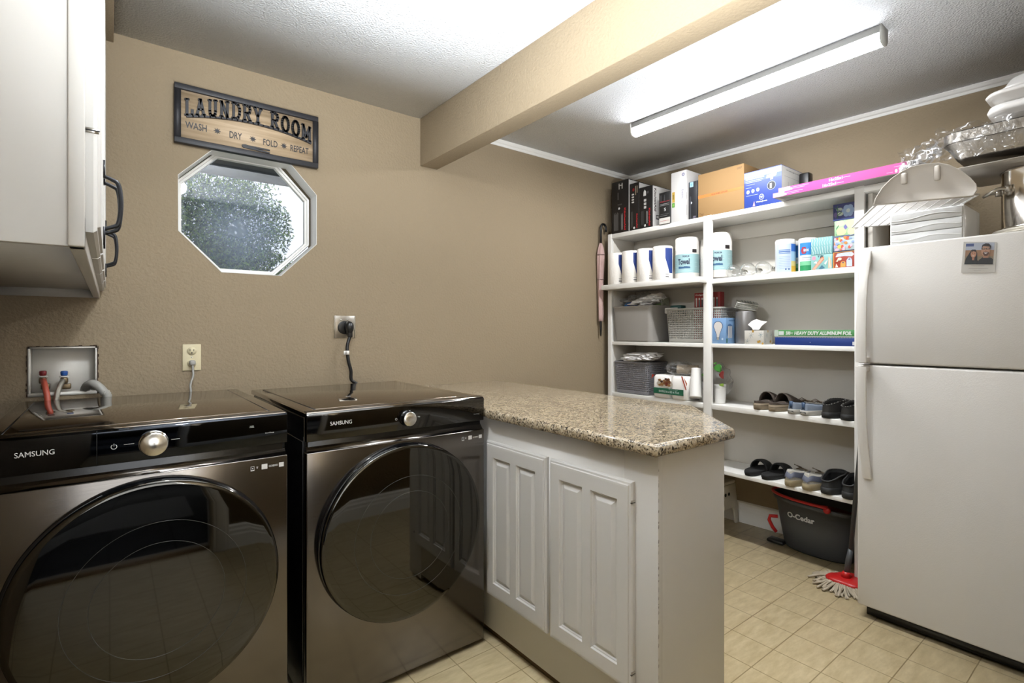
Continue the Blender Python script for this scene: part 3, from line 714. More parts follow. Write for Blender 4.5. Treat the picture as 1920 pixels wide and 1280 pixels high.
for k in range(n_):
    ya = y0+k*dw+.004; yb_ = y0+(k+1)*dw-.004
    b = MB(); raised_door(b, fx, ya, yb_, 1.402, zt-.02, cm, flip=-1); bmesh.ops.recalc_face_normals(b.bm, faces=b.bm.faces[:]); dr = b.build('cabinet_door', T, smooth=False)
    hy = yb_-.028 if k % 2 == 0 else ya+.028
    b = MB(); xf = fx+.019; zz0, zz1 = 1.455, 1.585
    pts = smooth_path([Vector((xf, hy, zz0+.008)), Vector((xf+.016, hy, zz0+.014)), Vector((xf+.027, hy, zz0+.024)), Vector((xf+.031, hy, (zz0+zz1)/2)), Vector((xf+.027, hy, zz1-.024)), Vector((xf+.016, hy, zz1-.014)), Vector((xf, hy, zz1-.008))], 6)
    b.tube(pts, [.0036+.0012*abs(math.sin(PI*i/(len(pts)-1))) for i in range(len(pts))], M['black_iron'], 8)
    for zz, s_ in ((zz0, -1), (zz1, 1)):
        b.prism([(xf, hy-.010, zz-s_*.012), (xf, hy+.010, zz-s_*.012), (xf, hy+.007, zz+s_*.010), (xf, hy, zz+s_*.026), (xf, hy-.007, zz+s_*.010)], (.004, 0, 0), M['black_iron'])
    b.build('handle', dr)
    if k == 0:
        b = MB(); b.box((fx+.0, ya-.0015, 1.560), (fx+.017, ya-.0002, 1.568), M['brushed']); b.box((fx-.002, ya-.0025, 1.5635), (fx+.018, ya-.0006, 1.5652), M['black_iron']); b.build('hinge', dr)

# ================================================================= REFRIGERATOR
FX = 2.590; FY0, FY1 = .09, .861; FT = 1.606
T = thing('refrigerator', 'white top-freezer refrigerator standing beside the white shelving', 'refrigerator', (2.93, .48, 0))
b = MB(); b.box((FX+.068, FY0+.004, .03), (3.27, FY1-.004, FT-.008), M['fridge'], bev=.006); b.box((FX+.02, FY0+.03, .012), (FX+.09, FY1-.03, .05), M['black'])
b.build('body', T)
for nm, z0, z1 in (('freezer_door', 1.1045, FT), ('refrigerator_door', .049, 1.0975)):
    b = MB(); b.box((FX, FY0, z0), (FX+.062, FY1, z1), M['fridge'], bev=.008, seg=3); d = b.build(nm, T)
    yh = FY1-.026
    b = MB()
    zz = [1.110, 1.14, 1.25, 1.38, 1.47, 1.545, 1.580, 1.588] if nm == 'freezer_door' else [1.092, 1.05, .95, .85, .76, .66, .618, .608]
    off = [.046, .048, .046, .040, .030, .014, .010, .006]; wd = [.021, .021, .020, .019, .018, .018, .018, .016]
    R = []
    for z_, o_, w_ in zip(zz, off, wd):
        yc = yh-(.048-o_)*.25-.004
        R.append([(FX-o_+.001, yc-w_, z_), (FX-o_+.001, yc+w_, z_), (FX-o_-.006, yc+w_*.92, z_), (FX-o_-.009, yc+w_*.5, z_), (FX-o_-.009, yc-w_*.5, z_), (FX-o_-.006, yc-w_*.92, z_)])
    b.rings(R, M['fridge_handle']); e0, e1 = (zz[0], zz[0]+.022) if nm == 'freezer_door' else (zz[0]-.022, zz[0])
    b.box((FX-.050, yh-.022, e0), (FX+.004, yh+.012, e1), M['fridge_handle'], bev=.004)
    z_ = zz[-1]; b.box((FX-.014, yh-.028, min(z_, z_+(-.05 if nm[0] == 'f' else .05))), (FX+.003, yh+.004, max(z_, z_+(-.05 if nm[0] == 'f' else .05))), M['fridge_handle'], bev=.004)
    bmesh.ops.recalc_face_normals(b.bm, faces=b.bm.faces[:]); b.build('handle', d)
for yy in (FY0+.06, FY1-.06):
    b = MB(); b.lathe((FX+.075, yy, 0), [(.018, 0), (.020, .006), (.020, .018), (.008, .022), (.008, .035)], M['black'], 16); b.build('foot', T)
# ================================================================= OUTSIDE: TREE, BUSH, RUG
M['leaf'] = [mat('green_leaf', c, .5) for c in ('3a5a2c', '27432c', '6d8a3c')]
M['bark'] = mat('tree_bark', '4b3d30', .9, bump=.8)
def foliage(name, blobs, n_, size, parent=None):
    b = MB(); rnd = random.Random(5)
    for (c, r, k) in blobs:
        for _ in range(int(n_*k)):
            d = Vector((rnd.gauss(0, 1), rnd.gauss(0, 1), rnd.gauss(0, 1))).normalized(); rr = rnd.random()**.30
            p = Vector(c)+Vector([d[i]*r[i]*rr for i in range(3)])
            if noise.noise(p*2.3+Vector((3.1, 8.2, 1.7))) < -.24: continue
            u = Vector((rnd.gauss(0, 1), rnd.gauss(0, 1), rnd.gauss(0, 1))).normalized()*size*rnd.uniform(.6, 1.2); w = u.orthogonal().normalized()*size*.42
            b.poly([p-u*.5, p+w*.5, p+u*.5, p-w*.5], M['leaf'][rnd.randrange(3)])
    return b.build(name, parent, smooth=False)
T = thing('leafy_tree', 'leafy green tree standing outside the eight-sided window', 'tree', (-.3, 6.6, -.4))
foliage('foliage', [((-.3, 6.6, 2.9), (1.9, 1.4, 1.9), 1), ((.9, 6.2, 2.35), (.75, .6, .55), .16), ((1.05, 6.3, 1.75), (.8, .6, .45), .16), ((-.2, 6.2, 1.4), (1.3, .9, .8), .3)], 62000, .052, T)
b = MB(); b.tube([(-.3, 6.6, -.45), (-.25, 6.6, 1), (-.35, 6.65, 2), (-.2, 6.6, 3.2)], [.2, .15, .12, .06], M['bark'], 12)
for q in ((.8, .1, 2.6), (-1.2, -.2, 2.9), (.3, -.6, 3.3)): b.tube([(-.3, 6.6, 1.5), (-.3+q[0]*.5, 6.6+q[1], 2.1), (-.3+q[0], 6.6+q[1], q[2])], [.08, .05, .02], M['bark'], 8)
b.build('trunk', T)
g = foliage('garden_bush', [((2.9, 9.9, 1.1), (1.6, 1.0, 1.4), .5), ((.6, 10.1, .9), (1.7, 1.0, 1.3), .4)], 30000, .06); tag(g, 'dense green bush below the tree outside the window', 'bush')
b = MB(); b.box((-.55, -1.30, -.004), (.45, -.75, .010), mat('pale_rug', '5a5d62', .95, bump=.6, bscale=200), bev=.004); tag(b.build('door_rug'), 'pale grey rug on the slate tile floor of the next room', 'rug')
b = MB(); b.box((-.36, -.19, -.003), (.455, -.165, .004), M['black']); struct(b, 'trim_3')
# ================================================================= SHELVING
SX, SB = 2.88, 3.15
S1, S2, S3, S4, S5 = 1.946, 1.560, 1.168, .800, .414
S2L = 1.572
T = thing('shelving_unit', 'tall white built-in shelving against the right wall, loaded with boxes, baskets and shoes', 'shelving', (3.0, 1.7, 0))
wm = M['white']; pn = M['panel']
def part(nm, boxes, mt=None, bev=.0015):
    b = MB()
    for q in boxes: b.box(q[0], q[1], mt or wm, bev=bev)
    return b.build(nm, T)
part('side_panel', [((SX+.02, 2.520, 0), (SB, 2.540, S1+.001))], pn)
part('side_panel', [((SX+.04, .905, 0), (SB, .925, S1-.032))], pn)
for y0, y1 in ((2.520, 2.556), (1.732, 1.785), (.928, .969)): part('post', [((SX-.002, y0, 0), (SX+.020, y1, S1+.002))])
part('back_panel', [((SB, .926, .36), (SB+.012, 2.519, S1-.03))], pn)
part('back_rail', [((SB-.018, .93, S1-.125), (SB, 2.52, S1-.031))], pn)
part('shelf', [((SX+.0005, .70, S1-.030), (SB+.03, 2.519, S1))])
part('shelf', [((2.795, 1.76, S2L-.034), (SX-.001, 2.545, S2L)), ((SX-.002, 1.786, S2L-.034), (SB, 2.519, S2L))])
part('shelf', [((SX+.001, .97, S2-.030), (SB, 1.731, S2)), ((SX+.021, 1.731, S2-.030), (SB, 1.785, S2))])
part('shelf', [((SX+.001, .97, S3-.024), (SB, 1.731, S3)), ((SX+.001, 1.786, S3-.024), (SB, 2.519, S3)), ((SX+.021, 1.731, S3-.024), (SB, 1.786, S3))])
part('shelf', [((SX+.001, .97, S4-.030), (SB, 1.731, S4)), ((SX+.001, 1.786, S4-.030), (SB, 2.519, S4)), ((SX+.021, 1.731, S4-.030), (SB, 1.786, S4))])
part('shelf', [((SX+.001, .97, S5-.022), (SB, 1.731, S5)), ((SX+.001, 1.786, S5-.022), (SB, 2.519, S5)), ((SX+.021, 1.731, S5-.022), (SB, 1.786, S5))])

# ---------------------------------------------------------------- printed carton helper
C_ = {}
def flat(h, rough=.5):
    if h not in C_: C_[h] = mat('print_'+h, [c*.66 for c in lin(h)[:3]], rough)
    return C_[h]
class Face:
    """printing on a plane: o lower left corner, U and V full edges"""
    def __init__(s, mb, o, U, V):
        s.b, s.o, s.U, s.V = mb, Vector(o), Vector(U), Vector(V); s.n = s.U.cross(s.V).normalized(); s.k = 1
    def at(s, u, v): return s.o+s.U*u+s.V*v+s.n*(.0003*s.k)
    def q(s, u0, v0, u1, v1, c): s.b.poly([s.at(u0, v0), s.at(u1, v0), s.at(u1, v1), s.at(u0, v1)], flat(c)); s.k += .25; return s
    def p(s, pts, c): s.b.poly([s.at(*q) for q in pts], flat(c)); s.k += .25; return s
    def e(s, u, v, ru, rv, c, n=16): return s.p([(u+ru*math.cos(2*PI*i/n), v+rv*math.sin(2*PI*i/n)) for i in range(n)], c)
    def line(s, pts, w, c):
        for a, d in zip(pts, pts[1:]):
            A, D = s.o+s.U*a[0]+s.V*a[1], s.o+s.U*d[0]+s.V*d[1]; t = (D-A); 
            if t.length < 1e-6: continue
            t.normalize(); m_ = s.n.cross(t)*w/2; s.b.poly([A-m_+s.n*.0003*s.k, D-m_+s.n*.0003*s.k, D+m_+s.n*.0003*s.k, A+m_+s.n*.0003*s.k], flat(c))
        s.k += .25; return s
    def t(s, txt, u, v, w, h, c, vert=False, bold=.01, slant=0):
        """text box with lower-left (u,v) and size w,h in face fractions; vert: reads downwards, box upper-left at (u,v)"""
        if vert: s.b.text(txt, s.at(u, v), -s.V, s.U, w*s.V.length, h*s.U.length, flat(c), bold=bold, lift=.0002, slant=slant)
        else: s.b.text(txt, s.at(u, v), s.U, s.V, w*s.U.length, h*s.V.length, flat(c), bold=bold, lift=.0002, slant=slant)
        s.k += .25; return s
def carton(name, label, cat, xf, px0, px1, pyt, zb, depth, col, group=None, bev=.001, ztop=None, rough=.45):
    """carton whose front (facing -x) spans two measured columns; returns front face and side face printers"""
    ya, yb_ = AX(px0, 500, xf).y, AX(px1, 500, xf).y
    zt = ztop or AX((px0+px1)/2, pyt, xf).z
    T = thing(name, label, cat, (xf+depth/2, (ya+yb_)/2, zb), 0, group)
    b = MB(); b.box((xf, yb_, zb), (xf+depth, ya, zt), flat(col, rough), bev=bev); b.build('carton', T)
    pr = MB(); f = Face(pr, (xf, ya, zb), (0, yb_-ya, 0), (0, 0, zt-zb)); s = Face(pr, (xf, yb_, zb), (depth, 0, 0), (0, 0, zt-zb))
    return T, pr, f, s
def fin(T, pr): pr.build('printing', T, smooth=False)

# ---------------------------------------------------------------- top shelf
def ka_common(f, tx=.74, th=.10):
    f.t('KitchenAid', tx, .46, .42, th, 'c8202a', vert=True, bold=.03)
xk = 2.885
T, pr, f, s = carton('appliance_box', 'tallest black and white kitchen appliance box at the left end of the top shelf', 'box', xk, 1147, 1178.5, 339, S1+.001, .17, '1c1918', 'black kitchen appliance boxes')
s.q(.01, .01, .99, .985, 'd9d6d0'); ka_common(f)
f.q(.42, .84, .48, .95, 'b9b4ac').q(.60, .84, .66, .95, 'b9b4ac').q(.42, .90, .66, .92, 'cfcac2').e(.45, .47, .055, .022, 'd8d8d8').q(.36, .64, .42, .78, '5a5653').q(.36, .53, .62, .555, '4a4643')
for i in range(8): f.q(.14+i*.035, .05, .16+i*.035, .40-.02*(i % 3), '6c6966')
for i in range(3): f.q(.58+i*.035, .05, .60+i*.035, .36-.03*(i % 2), '9a9794')
fin(T, pr)
T, pr, f, s = carton('appliance_box', 'narrow black kitchen appliance box squeezed second on the top shelf', 'box', xk+.005, 1180.5, 1198, 343, S1+.001, .20, '1b1817', 'black kitchen appliance boxes')
s.q(.01, .01, .99, .985, 'd4d1cb'); f.t('KitchenAid', .72, .34, .30, .16, 'b8202a', vert=True, bold=.03)
f.e(.42, .86, .12, .035, '8c1c20').q(.62, .74, .68, .93, 'c8b79a').q(.78, .78, .84, .93, 'c8b79a')
for i in range(4): f.e(.36, .76-.055*i, .14, .018, 'd6d2cc')
f.e(.5, .05, .10, .025, 'e0ddd8')
for i in range(3): f.q(.18+i*.07, .06, .21+i*.07, .40, '5f5c58')
fin(T, pr)
T, pr, f, s = carton('appliance_box', 'black appliance box with a broad white side panel, third on the top shelf', 'box', xk+.002, 1198.5, 1223.5, 349.5, S1+.001, .24, '1a1817', 'black kitchen appliance boxes')
s.q(.01, .01, .99, .985, 'e3e0db'); s.t('KitchenAid', .08, .93, .55, .09, '3a2020', vert=True, bold=.03); s.q(.16, .19, .36, .30, '40383a').q(.19, .22, .33, .28, 'd9d6d0').p([(.28, .02), (.36, .02), (.42, .16), (.34, .19)], '8c1a22')
ka_common(f, .72, .12)
f.p([(.32, .78), (.52, .78), (.52, .88), (.42, .93), (.34, .88)], 'd9d7d2').q(.60, .82, .72, .88, '4b4a4c')
for i in range(3): f.q(.36, .64-.085*i, .54, .70-.085*i, 'c7c5c0')
for i in range(4): f.q(.16+i*.05, .08, .18+i*.05, .42, '5b5856')
for i in range(2): f.q(.56+i*.05, .10, .59+i*.05, .40, 'a5a29f')
f.e(.45, .06, .07, .03, 'dcdad6')
fin(T, pr)
T, pr, f, s = carton('small_appliance_box', 'short black box with a white lower band in front of the white sided appliance box', 'box', xk-.012, 1236, 1256.5, 360, S1+.001, .10, '1f1f1f')
f.q(0, 0, 1, .19, 'd8d4cd').t('KitchenAid', .08, .69, .85, .035, 'c23a44').q(.1, .62, .9, .635, '8e8e8e').q(.06, .58, .9, .595, '8e8e8e').t('S', .45, .40, .18, .10, 'cfcfcf').q(.06, .25, .75, .262, '8e8e8e').q(.1, .30, .9, .31, '6e6e6e').q(.12, .72, .22, .92, '3f4044').q(.45, .70, .55, .92, '3f4044').q(.1, .09, .9, .1, 'c96a6a')
fin(T, pr)
T, pr, f, s = carton('white_fan_box', 'tall narrow white box marked basic in the middle of the top shelf', 'box', xk, 1258.5, 1287, 321.5, S1+.001, .235, 'dedbd8')
f.t('basic', .70, .62, .18, .16, '6d6f92', vert=True, bold=0); f.e(.80, .92, .09, .032, '6b6da0').e(.80, .92, .055, .018, 'dedbd8').t('GE', .75, .91, .09, .022, '6b6da0', bold=0)
f.q(.07, .40, .24, .61, 'c9a43e').q(.06, .30, .24, .39, '5f9a3f').q(.10, .46, .20, .56, '8a7430').e(.15, .345, .05, .025, '8cc05a')
s.q(0, .42, .02, .55, 'b9b5b0').q(0, .1, .03, .3, 'c4c0bb')
fin(T, pr)
T, pr, f, s = carton('slim_black_box', 'slim black box with a pale blue sticker between the white box and the brown carton', 'box', xk+.012, 1291.5, 1308, 340, S1+.001, .15, '232327')
f.q(.12, .86, .52, .99, 'a8cfe6').e(.32, .92, .10, .035, '7fb4d6').e(.26, .44, .14, .03, 'd6dbe2').q(.12, .02, .26, .62, '3c3e44').q(.5, .03, .8, .08, '6a6474')
fin(T, pr)
T, pr, f, s = carton('cardboard_carton', 'large brown cardboard carton with an orange band on the top shelf', 'carton', xk-.002, 1309, 1395, 317, S1+.001, .25, '9f7c4e', rough=.8, bev=.002)
f.q(0, .44, 1, .505, 'e07a34').t('VALUE FRAME / LEFTOVER', .30, .455, .36, .032, '5c3a22', bold=.02).t('L007', .86, .90, .10, .045, '6a4a26').t('Thur', .03, .03, .10, .06, '6a4a26').q(0, .995, .5, 1.0, '4b3419')
for i in range(12): s.q(.04+i*.08, .55, .06+i*.08, .97, '8f6a3a')
fin(T, pr)
T, pr, f, s = carton('ceiling_fan_box', 'blue and white ceiling fan box beside the brown carton', 'box', xk, 1395.5, 1465.5, 316.5, S1+.001, .26, '2f489e')
f.q(0, .82, 1, .985, '8f9cc8').q(0, .70, 1, .82, '6275b4').q(.05, .84, .45, .87, 'e6eaf4').q(.04, .78, .55, .81, 'd7def0').q(.04, .73, .52, .745, 'b8c3e2').q(.04, .69, .48, .70, 'b8c3e2').q(.04, .63, .30, .64, 'a9b6da').q(.04, .55, .20, .56, 'a9b6da')
f.p([(.60, .72), (.86, .74), (.88, .82), (.62, .80)], 'eef0f4').q(.71, .66, .78, .73, 'e2e6ee').p([(.62, .86), (.84, .86), (.84, .95), (.62, .95)], 'ccd4ea')
f.e(.74, .50, .115, .12, '8f97ac', 20).e(.74, .50, .10, .105, '20242e', 20).q(.70, .42, .75, .56, 'd4d7dc')
for i in range(3): f.e(.11+.135*i, .44+.01*i, .043, .052, 'dfe5f2')
for i in range(3): f.e(.11+.135*i, .44+.01*i, .022, .028, '7c93c8')
f.q(.06, .33, .38, .338, 'c4cde6').e(.48, .24, .065, .08, 'e3e8f4', 20).e(.48, .24, .055, .068, '2f489e', 20).t('W', .445, .205, .07, .065, 'e3e8f4', bold=.03).t('Westinghouse', .33, .09, .30, .05, 'e3e8f4', bold=.03).p([(.24, .02), (.31, .02), (.28, .16)], 'c99fae')
s.q(.0, .01, 1, .985, 'dedcd8').t('Westinghouse', .2, .87, .6, .05, '55585f').q(.30, .15, .31, .60, '9a9a9a').q(.55, .2, .56, .62, '9a9a9a').q(.12, .72, .8, .73, 'a5a5a5')
fin(T, pr)
b = MB(); b.box((3.085, 1.262, S1+.001), (3.14, 1.316, 2.135), M['black'], bev=.008); tag(b.build('black_case'), 'black case behind the blue ceiling fan box, above the pink edged filters', 'case')
def filt(label, x0, y0, y1, z0, z1):
    T = thing('furnace_filter', label, 'air filter', (x0+.2, (y0+y1)/2, z0), 0, 'pink edged furnace filters')
    b = MB(); pk = flat('e0459a'); b.box((x0, y0, z0), (x0+.385, y1, z1), flat('c9c4be', .7), bev=.001); b.box((x0+.02, y0+.02, z0-.0004), (x0+.365, y1-.02, z0+.002), mat('filter_mesh', '8f8b87', .8, bump=1, bscale=400)); b.build('frame', T)
    pr = MB(); f = Face(pr, (x0, y1, z0), (0, y0-y1, 0), (0, 0, z1-z0)); f.q(.0, 0, .93, 1, 'bb3585').q(.0, 0, .10, 1, 'e890c0').q(.93, 0, 1, 1, 'e6e2e0')
    f.t('Filtrete', .012, .15, .105, .70, 'f4e8f0', bold=.03).t('16x25x1', .405, .18, .10, .62, 'f4e8f0', bold=.02).t('3M', .95, .15, .035, .70, '141414', bold=.03).e(.91, .5, .008, .35, 'f0dce8').q(.12, .3, .22, .38, 'ecb4d4').q(.12, .6, .25, .68, 'ecb4d4').q(.51, .4, .56, .5, 'ecb4d4').q(.85, .35, .89, .42, 'ecb4d4')
    fin(T, pr)
filt('pink edged furnace filter lying lowest, on the top shelf edge', 2.772, .715, 1.312, S1+.0015, S1+.0245)
filt('pink edged furnace filter lying on top of the other filter', 2.782, .690, 1.288, S1+.0255, S1+.0485)

# ---------------------------------------------------------------- rolls
M['towel'] = mat('white_paper_towel', 'e2ded8', .85, bump=.7, bscale=160)
def roll(name, label, loc, r, h, wrap=0, group=None):
    T = thing(name, label, 'paper roll', loc, 0, group)
    b = MB(); b.lathe((0, 0, 0), [(.018, 0), (r*.93, 0), (r, .006), (r*1.0, h-.008), (r*.93, h), (.02, h), (.02, h-.03)], M['towel'], 36, cap0=False, cap1=False); b.build('roll', T, local=True)
    b = MB(); R2 = r+.0008
    def cyl(a0, a1, z0, z1, c, n=12):
        for i in range(n):
            p, q = a0+(a1-a0)*i/n, a0+(a1-a0)*(i+1)/n
            b.poly([(R2*math.cos(p), R2*math.sin(p), z0), (R2*math.cos(q), R2*math.sin(q), z0), (R2*math.cos(q), R2*math.sin(q), z1), (R2*math.cos(p), R2*math.sin(p), z1)], flat(c))
    if wrap == 1:   # corner-cut blue label; camera is towards (-.8,-.6)
        a0, a1 = 4.02, 4.95
        for i in range(12):
            p, q = a0+(a1-a0)*i/12, a0+(a1-a0)*(i+1)/12
            zl = lambda k: h*(.64-.44*min(1, k/6.))
            b.poly([(R2*math.cos(p), R2*math.sin(p), zl(i)), (R2*math.cos(q), R2*math.sin(q), zl(i+1)), (R2*math.cos(q), R2*math.sin(q), h*.93), (R2*math.cos(p), R2*math.sin(p), h*.93)], flat('27428f'))
        for z in (.16, .10, .08): cyl(4.05, 4.4, h*z, h*z+.003, '6a6a72', 3)
    if wrap == 2:
        R2 = r+.0012; cyl(0, 2*PI, h*.16, h*.60, 'a9cdd0', 48); R2 = r+.0018
        for a in range(10):
            c0 = a*2*PI/10
            for z in (.2, .3, .4, .5):
                cyl(c0, c0+.30, h*z, h*z+.0018, 'c8dfe0', 3)
        for c0 in (3.15, 5.2, 1.0):
            cyl(c0+1.0, c0+1.42, h*.63, h*.71, '2c2628', 5)
        def ctext(txt, a0, da, z0, hh, c, bold=.02):
            cu = MB(); cu.text(txt, (0, 0, 0), (1, 0, 0), (0, 1, 0), da, hh, flat(c), bold=bold, lift=0)
            for v in cu.bm.verts: a = a0+v.co.x; z = z0+v.co.y; v.co = (R2*1.001*math.cos(a), R2*1.001*math.sin(a), z)
            b.merge(cu.bm.copy(), flat(c)); cu.bm.free()
        for c0 in (2.62, 4.7):
            ctext('KIRKLAND', c0+1.03, .36, h*.645, h*.05, 'e6e2dc'); ctext('PREMIUM', c0+.72, .55, h*.52, h*.045, '3a4a66'); ctext('Towel', c0+.30, 1.0, h*.35, h*.14, '24324c', .04); cyl(c0+.35, c0+1.35, h*.26, h*.31, '2f5f86', 8)
    if wrap: b.build('wrapper', T, local=True, smooth=False)
    else: b.bm.free()
    return T
pos = ['at the left end of its shelf', 'second from the shelf end', 'third from the shelf end', 'touching the large teal banded roll']
for i, yy in enumerate((2.456, 2.327, 2.198, 2.069)):
    roll('paper_roll', 'small paper roll with dark blue corner label, %s' % pos[i], (2.862, yy, S2L+.0005), .064, .222, 1, 'small paper rolls with blue labels')
roll('paper_towel_roll', 'large paper towel roll with a pale teal band in front, left of the middle post', (2.965, 1.955, S2L+.0005), .074, .272, 2, 'large paper towel rolls')
roll('paper_towel_roll', 'plain white paper towel roll set back between the two teal banded rolls', (3.078, 1.860, S2L+.0005), .066, .262, 0, 'large paper towel rolls')
roll('paper_towel_roll', 'large teal banded paper towel roll standing behind the middle post', (2.985, 1.745, S2+.0125), .076, .272, 2, 'large paper towel rolls')

# clear globe bulbs
m = mat('clear_glass', 'f4f6f6', .02, trans=1, ior=1.08, spec=.8); M['glass'] = m
gm = bpy.data.materials.new('thin_clear_glass'); gm.use_nodes = True; n = gm.node_tree.nodes; L = gm.node_tree.links; n.remove(n['Principled BSDF'])
tr = n.new('ShaderNodeBsdfTransparent'); tr.inputs[0].default_value = (.93, .94, .94, 1); gl = n.new('ShaderNodeBsdfGlossy'); gl.inputs['Roughness'].default_value = .04
lw = n.new('ShaderNodeLayerWeight'); lw.inputs[0].default_value = .35; mx = n.new('ShaderNodeMixShader'); mr = n.new('ShaderNodeMapRange'); mr.inputs[3].default_value = .05; mr.inputs[4].default_value = .75
L.new(lw.outputs['Facing'], mr.inputs[0]); L.new(mr.outputs[0], mx.inputs[0]); L.new(tr.outputs[0], mx.inputs[1]); L.new(gl.outputs[0], mx.inputs[2]); L.new(mx.outputs[0], n['Material Output'].inputs[0]); M['thinglass'] = gm
b = MB(); b.lathe((LAMP[0], LAMP[1], 2.215), [(.05, .075)]+[(.085*math.sin(t), .085*math.cos(t)) for t in [PI*.21+PI*.79*i/16 for i in range(16)]]+[(.0005, -.085)], M['thinglass'], 32, cap0=False, cap1=False); b.build('lamp_shade', LAMPT)
T = thing('globe_bulb', 'clear globe light bulb lying nearest the middle post on the second shelf', 'light bulb', (2.97, 0, S2+.0435), 0, 'clear globe bulbs')
b = MB(); pr_ = [(.0005, -.043)]+[(.043*math.sin(t), -.043*math.cos(t)) for t in [PI*i/14*.80 for i in range(1, 15)]]+[(.016, .047), (.014, .055)]
b.lathe((0, 0, 0), pr_, M['thinglass'], 28, 'x', cap0=False, cap1=False); b.build('glass_globe', T, local=True)
b = MB(); b.lathe((0, 0, 0), [(.013, .050), (.0135, .056), (.012, .060), (.0135, .064), (.012, .068), (.0135, .072), (.008, .080), (.003, .084)], M['brushed'], 16, 'x'); b.build('screw_base', T, local=True)
T.location.y = AX(1375, 500, 2.97).y; T.rotation_euler = (0, .05, -.75)
for px_, lb in ((1402, 'clear globe light bulb lying in the middle of the three on the second shelf'), (1431, 'clear globe light bulb lying nearest the disinfecting wipes')):
    c = copy_tree(T); place(c, (2.97, AX(px_, 500, 2.97).y, S2+.0435), -.75, lb, 'clear globe bulbs'); c.rotation_euler = (0, .05, -.75)

# wipes canisters
def canister(label, px_, x, r, h, style):
    yy = AX(px_, 500, x).y
    T = thing('wipes_canister', label, 'canister', (x, yy, S2+.0005), 0, 'disinfecting wipes canisters')
    b = MB(); b.lathe((0, 0, 0), [(r*.96, 0), (r, .004), (r, h*.88)], flat('e6ecf2'), 36, cap1=False); b.build('canister_body', T, local=True)
    b = MB(); b.lathe((0, 0, 0), [(r*1.01, h*.86), (r*1.01, h*.94), (r*.93, h*.985), (r*.6, h), (.001, h)], flat('efeeea'), 36, cap0=False); b.build('lid', T, local=True)
    b = MB()
    def cyl(a0, a1, z0, z1, c, k=1, n=8, zz=None):
        R2 = r+.0006*k
        for i in range(n):
            p, q = a0+(a1-a0)*i/n, a0+(a1-a0)*(i+1)/n
            b.poly([(R2*math.cos(p), R2*math.sin(p), z0*h), (R2*math.cos(q), R2*math.sin(q), z0*h), (R2*math.cos(q), R2*math.sin(q), z1*h), (R2*math.cos(p), R2*math.sin(p), z1*h)], flat(c))
    if style == 0:
        cyl(2.6, 4.15, .0, .84, 'c9d8ee', 1, 16)
        for z in (.62, .66, .56, .60): cyl(2.9, 4.05, z, z+.018, '5b83c0', 2)
        for i in range(8): cyl(2.9, 4.05, .12+i*.05, .128+i*.05, '8fabd8', 2)
        for a in (3.55, 3.85): cyl(a, a+.12, .08, .13, '3a5a90', 2, 3)
        cyl(4.15, 5.6, .0, .20, 'e0b432', 1, 10); cyl(4.15, 5.6, .20, .34, 'e8d98a', 1, 10); cyl(4.15, 5.6, .34, .62, 'a8d2ee', 1, 10); cyl(4.15, 5.6, .62, .84, '2a6fc8', 1, 10)
    else:
        cyl(2.6, 5.6, .0, .18, '1f8f56', 1, 16); cyl(2.6, 5.6, .18, .30, '7cc89a', 1, 16); cyl(2.6, 5.6, .30, .48, 'dfeef4', 1, 16); cyl(2.6, 5.6, .48, .84, '2f8ad6', 1, 16)
        cx2 = 4.5 if style == 1 else 3.1
        R2 = r+.0018
        pts = [(-.62, .62), (-.3, .72), (.3, .72), (.62, .62), (.3, .52), (-.3, .52)]
        b.poly([(R2*math.cos(cx2+a*.55), R2*math.sin(cx2+a*.55), z*h) for a, z in pts], flat('b02a3c'))
        cu = MB(); cu.text('CLO' if style == 1 else 'ROX', (0, 0, 0), (1, 0, 0), (0, 1, 0), .52, h*.07, flat('f0f0f4'), bold=.04, lift=0)
        a_ = cx2-.52 if style == 1 else cx2
        for v in cu.bm.verts: a = a_+v.co.x; z = h*.585+v.co.y; v.co = (R2*1.02*math.cos(a), R2*1.02*math.sin(a), z)
        b.merge(cu.bm.copy(), flat('f0f0f4')); cu.bm.free()
        cyl(2.9, 5.2, .40, .412, '44546a', 2); cyl(2.9, 5.2, .35, .358, 'b05060', 2)
    b.build('wrapper', T, local=True, smooth=False)
canister('pale blue and yellow disinfecting wipes canister beside the clear bulbs', 1472.5, 2.945, .0505, .187, 0)
canister('blue and green wipes canister in the middle, behind the pale blue one', 1500, 3.055, .046, .187, 1)
canister('blue and green wipes canister next to the teal tissue box', 1515, 2.965, .046, .182, 2)

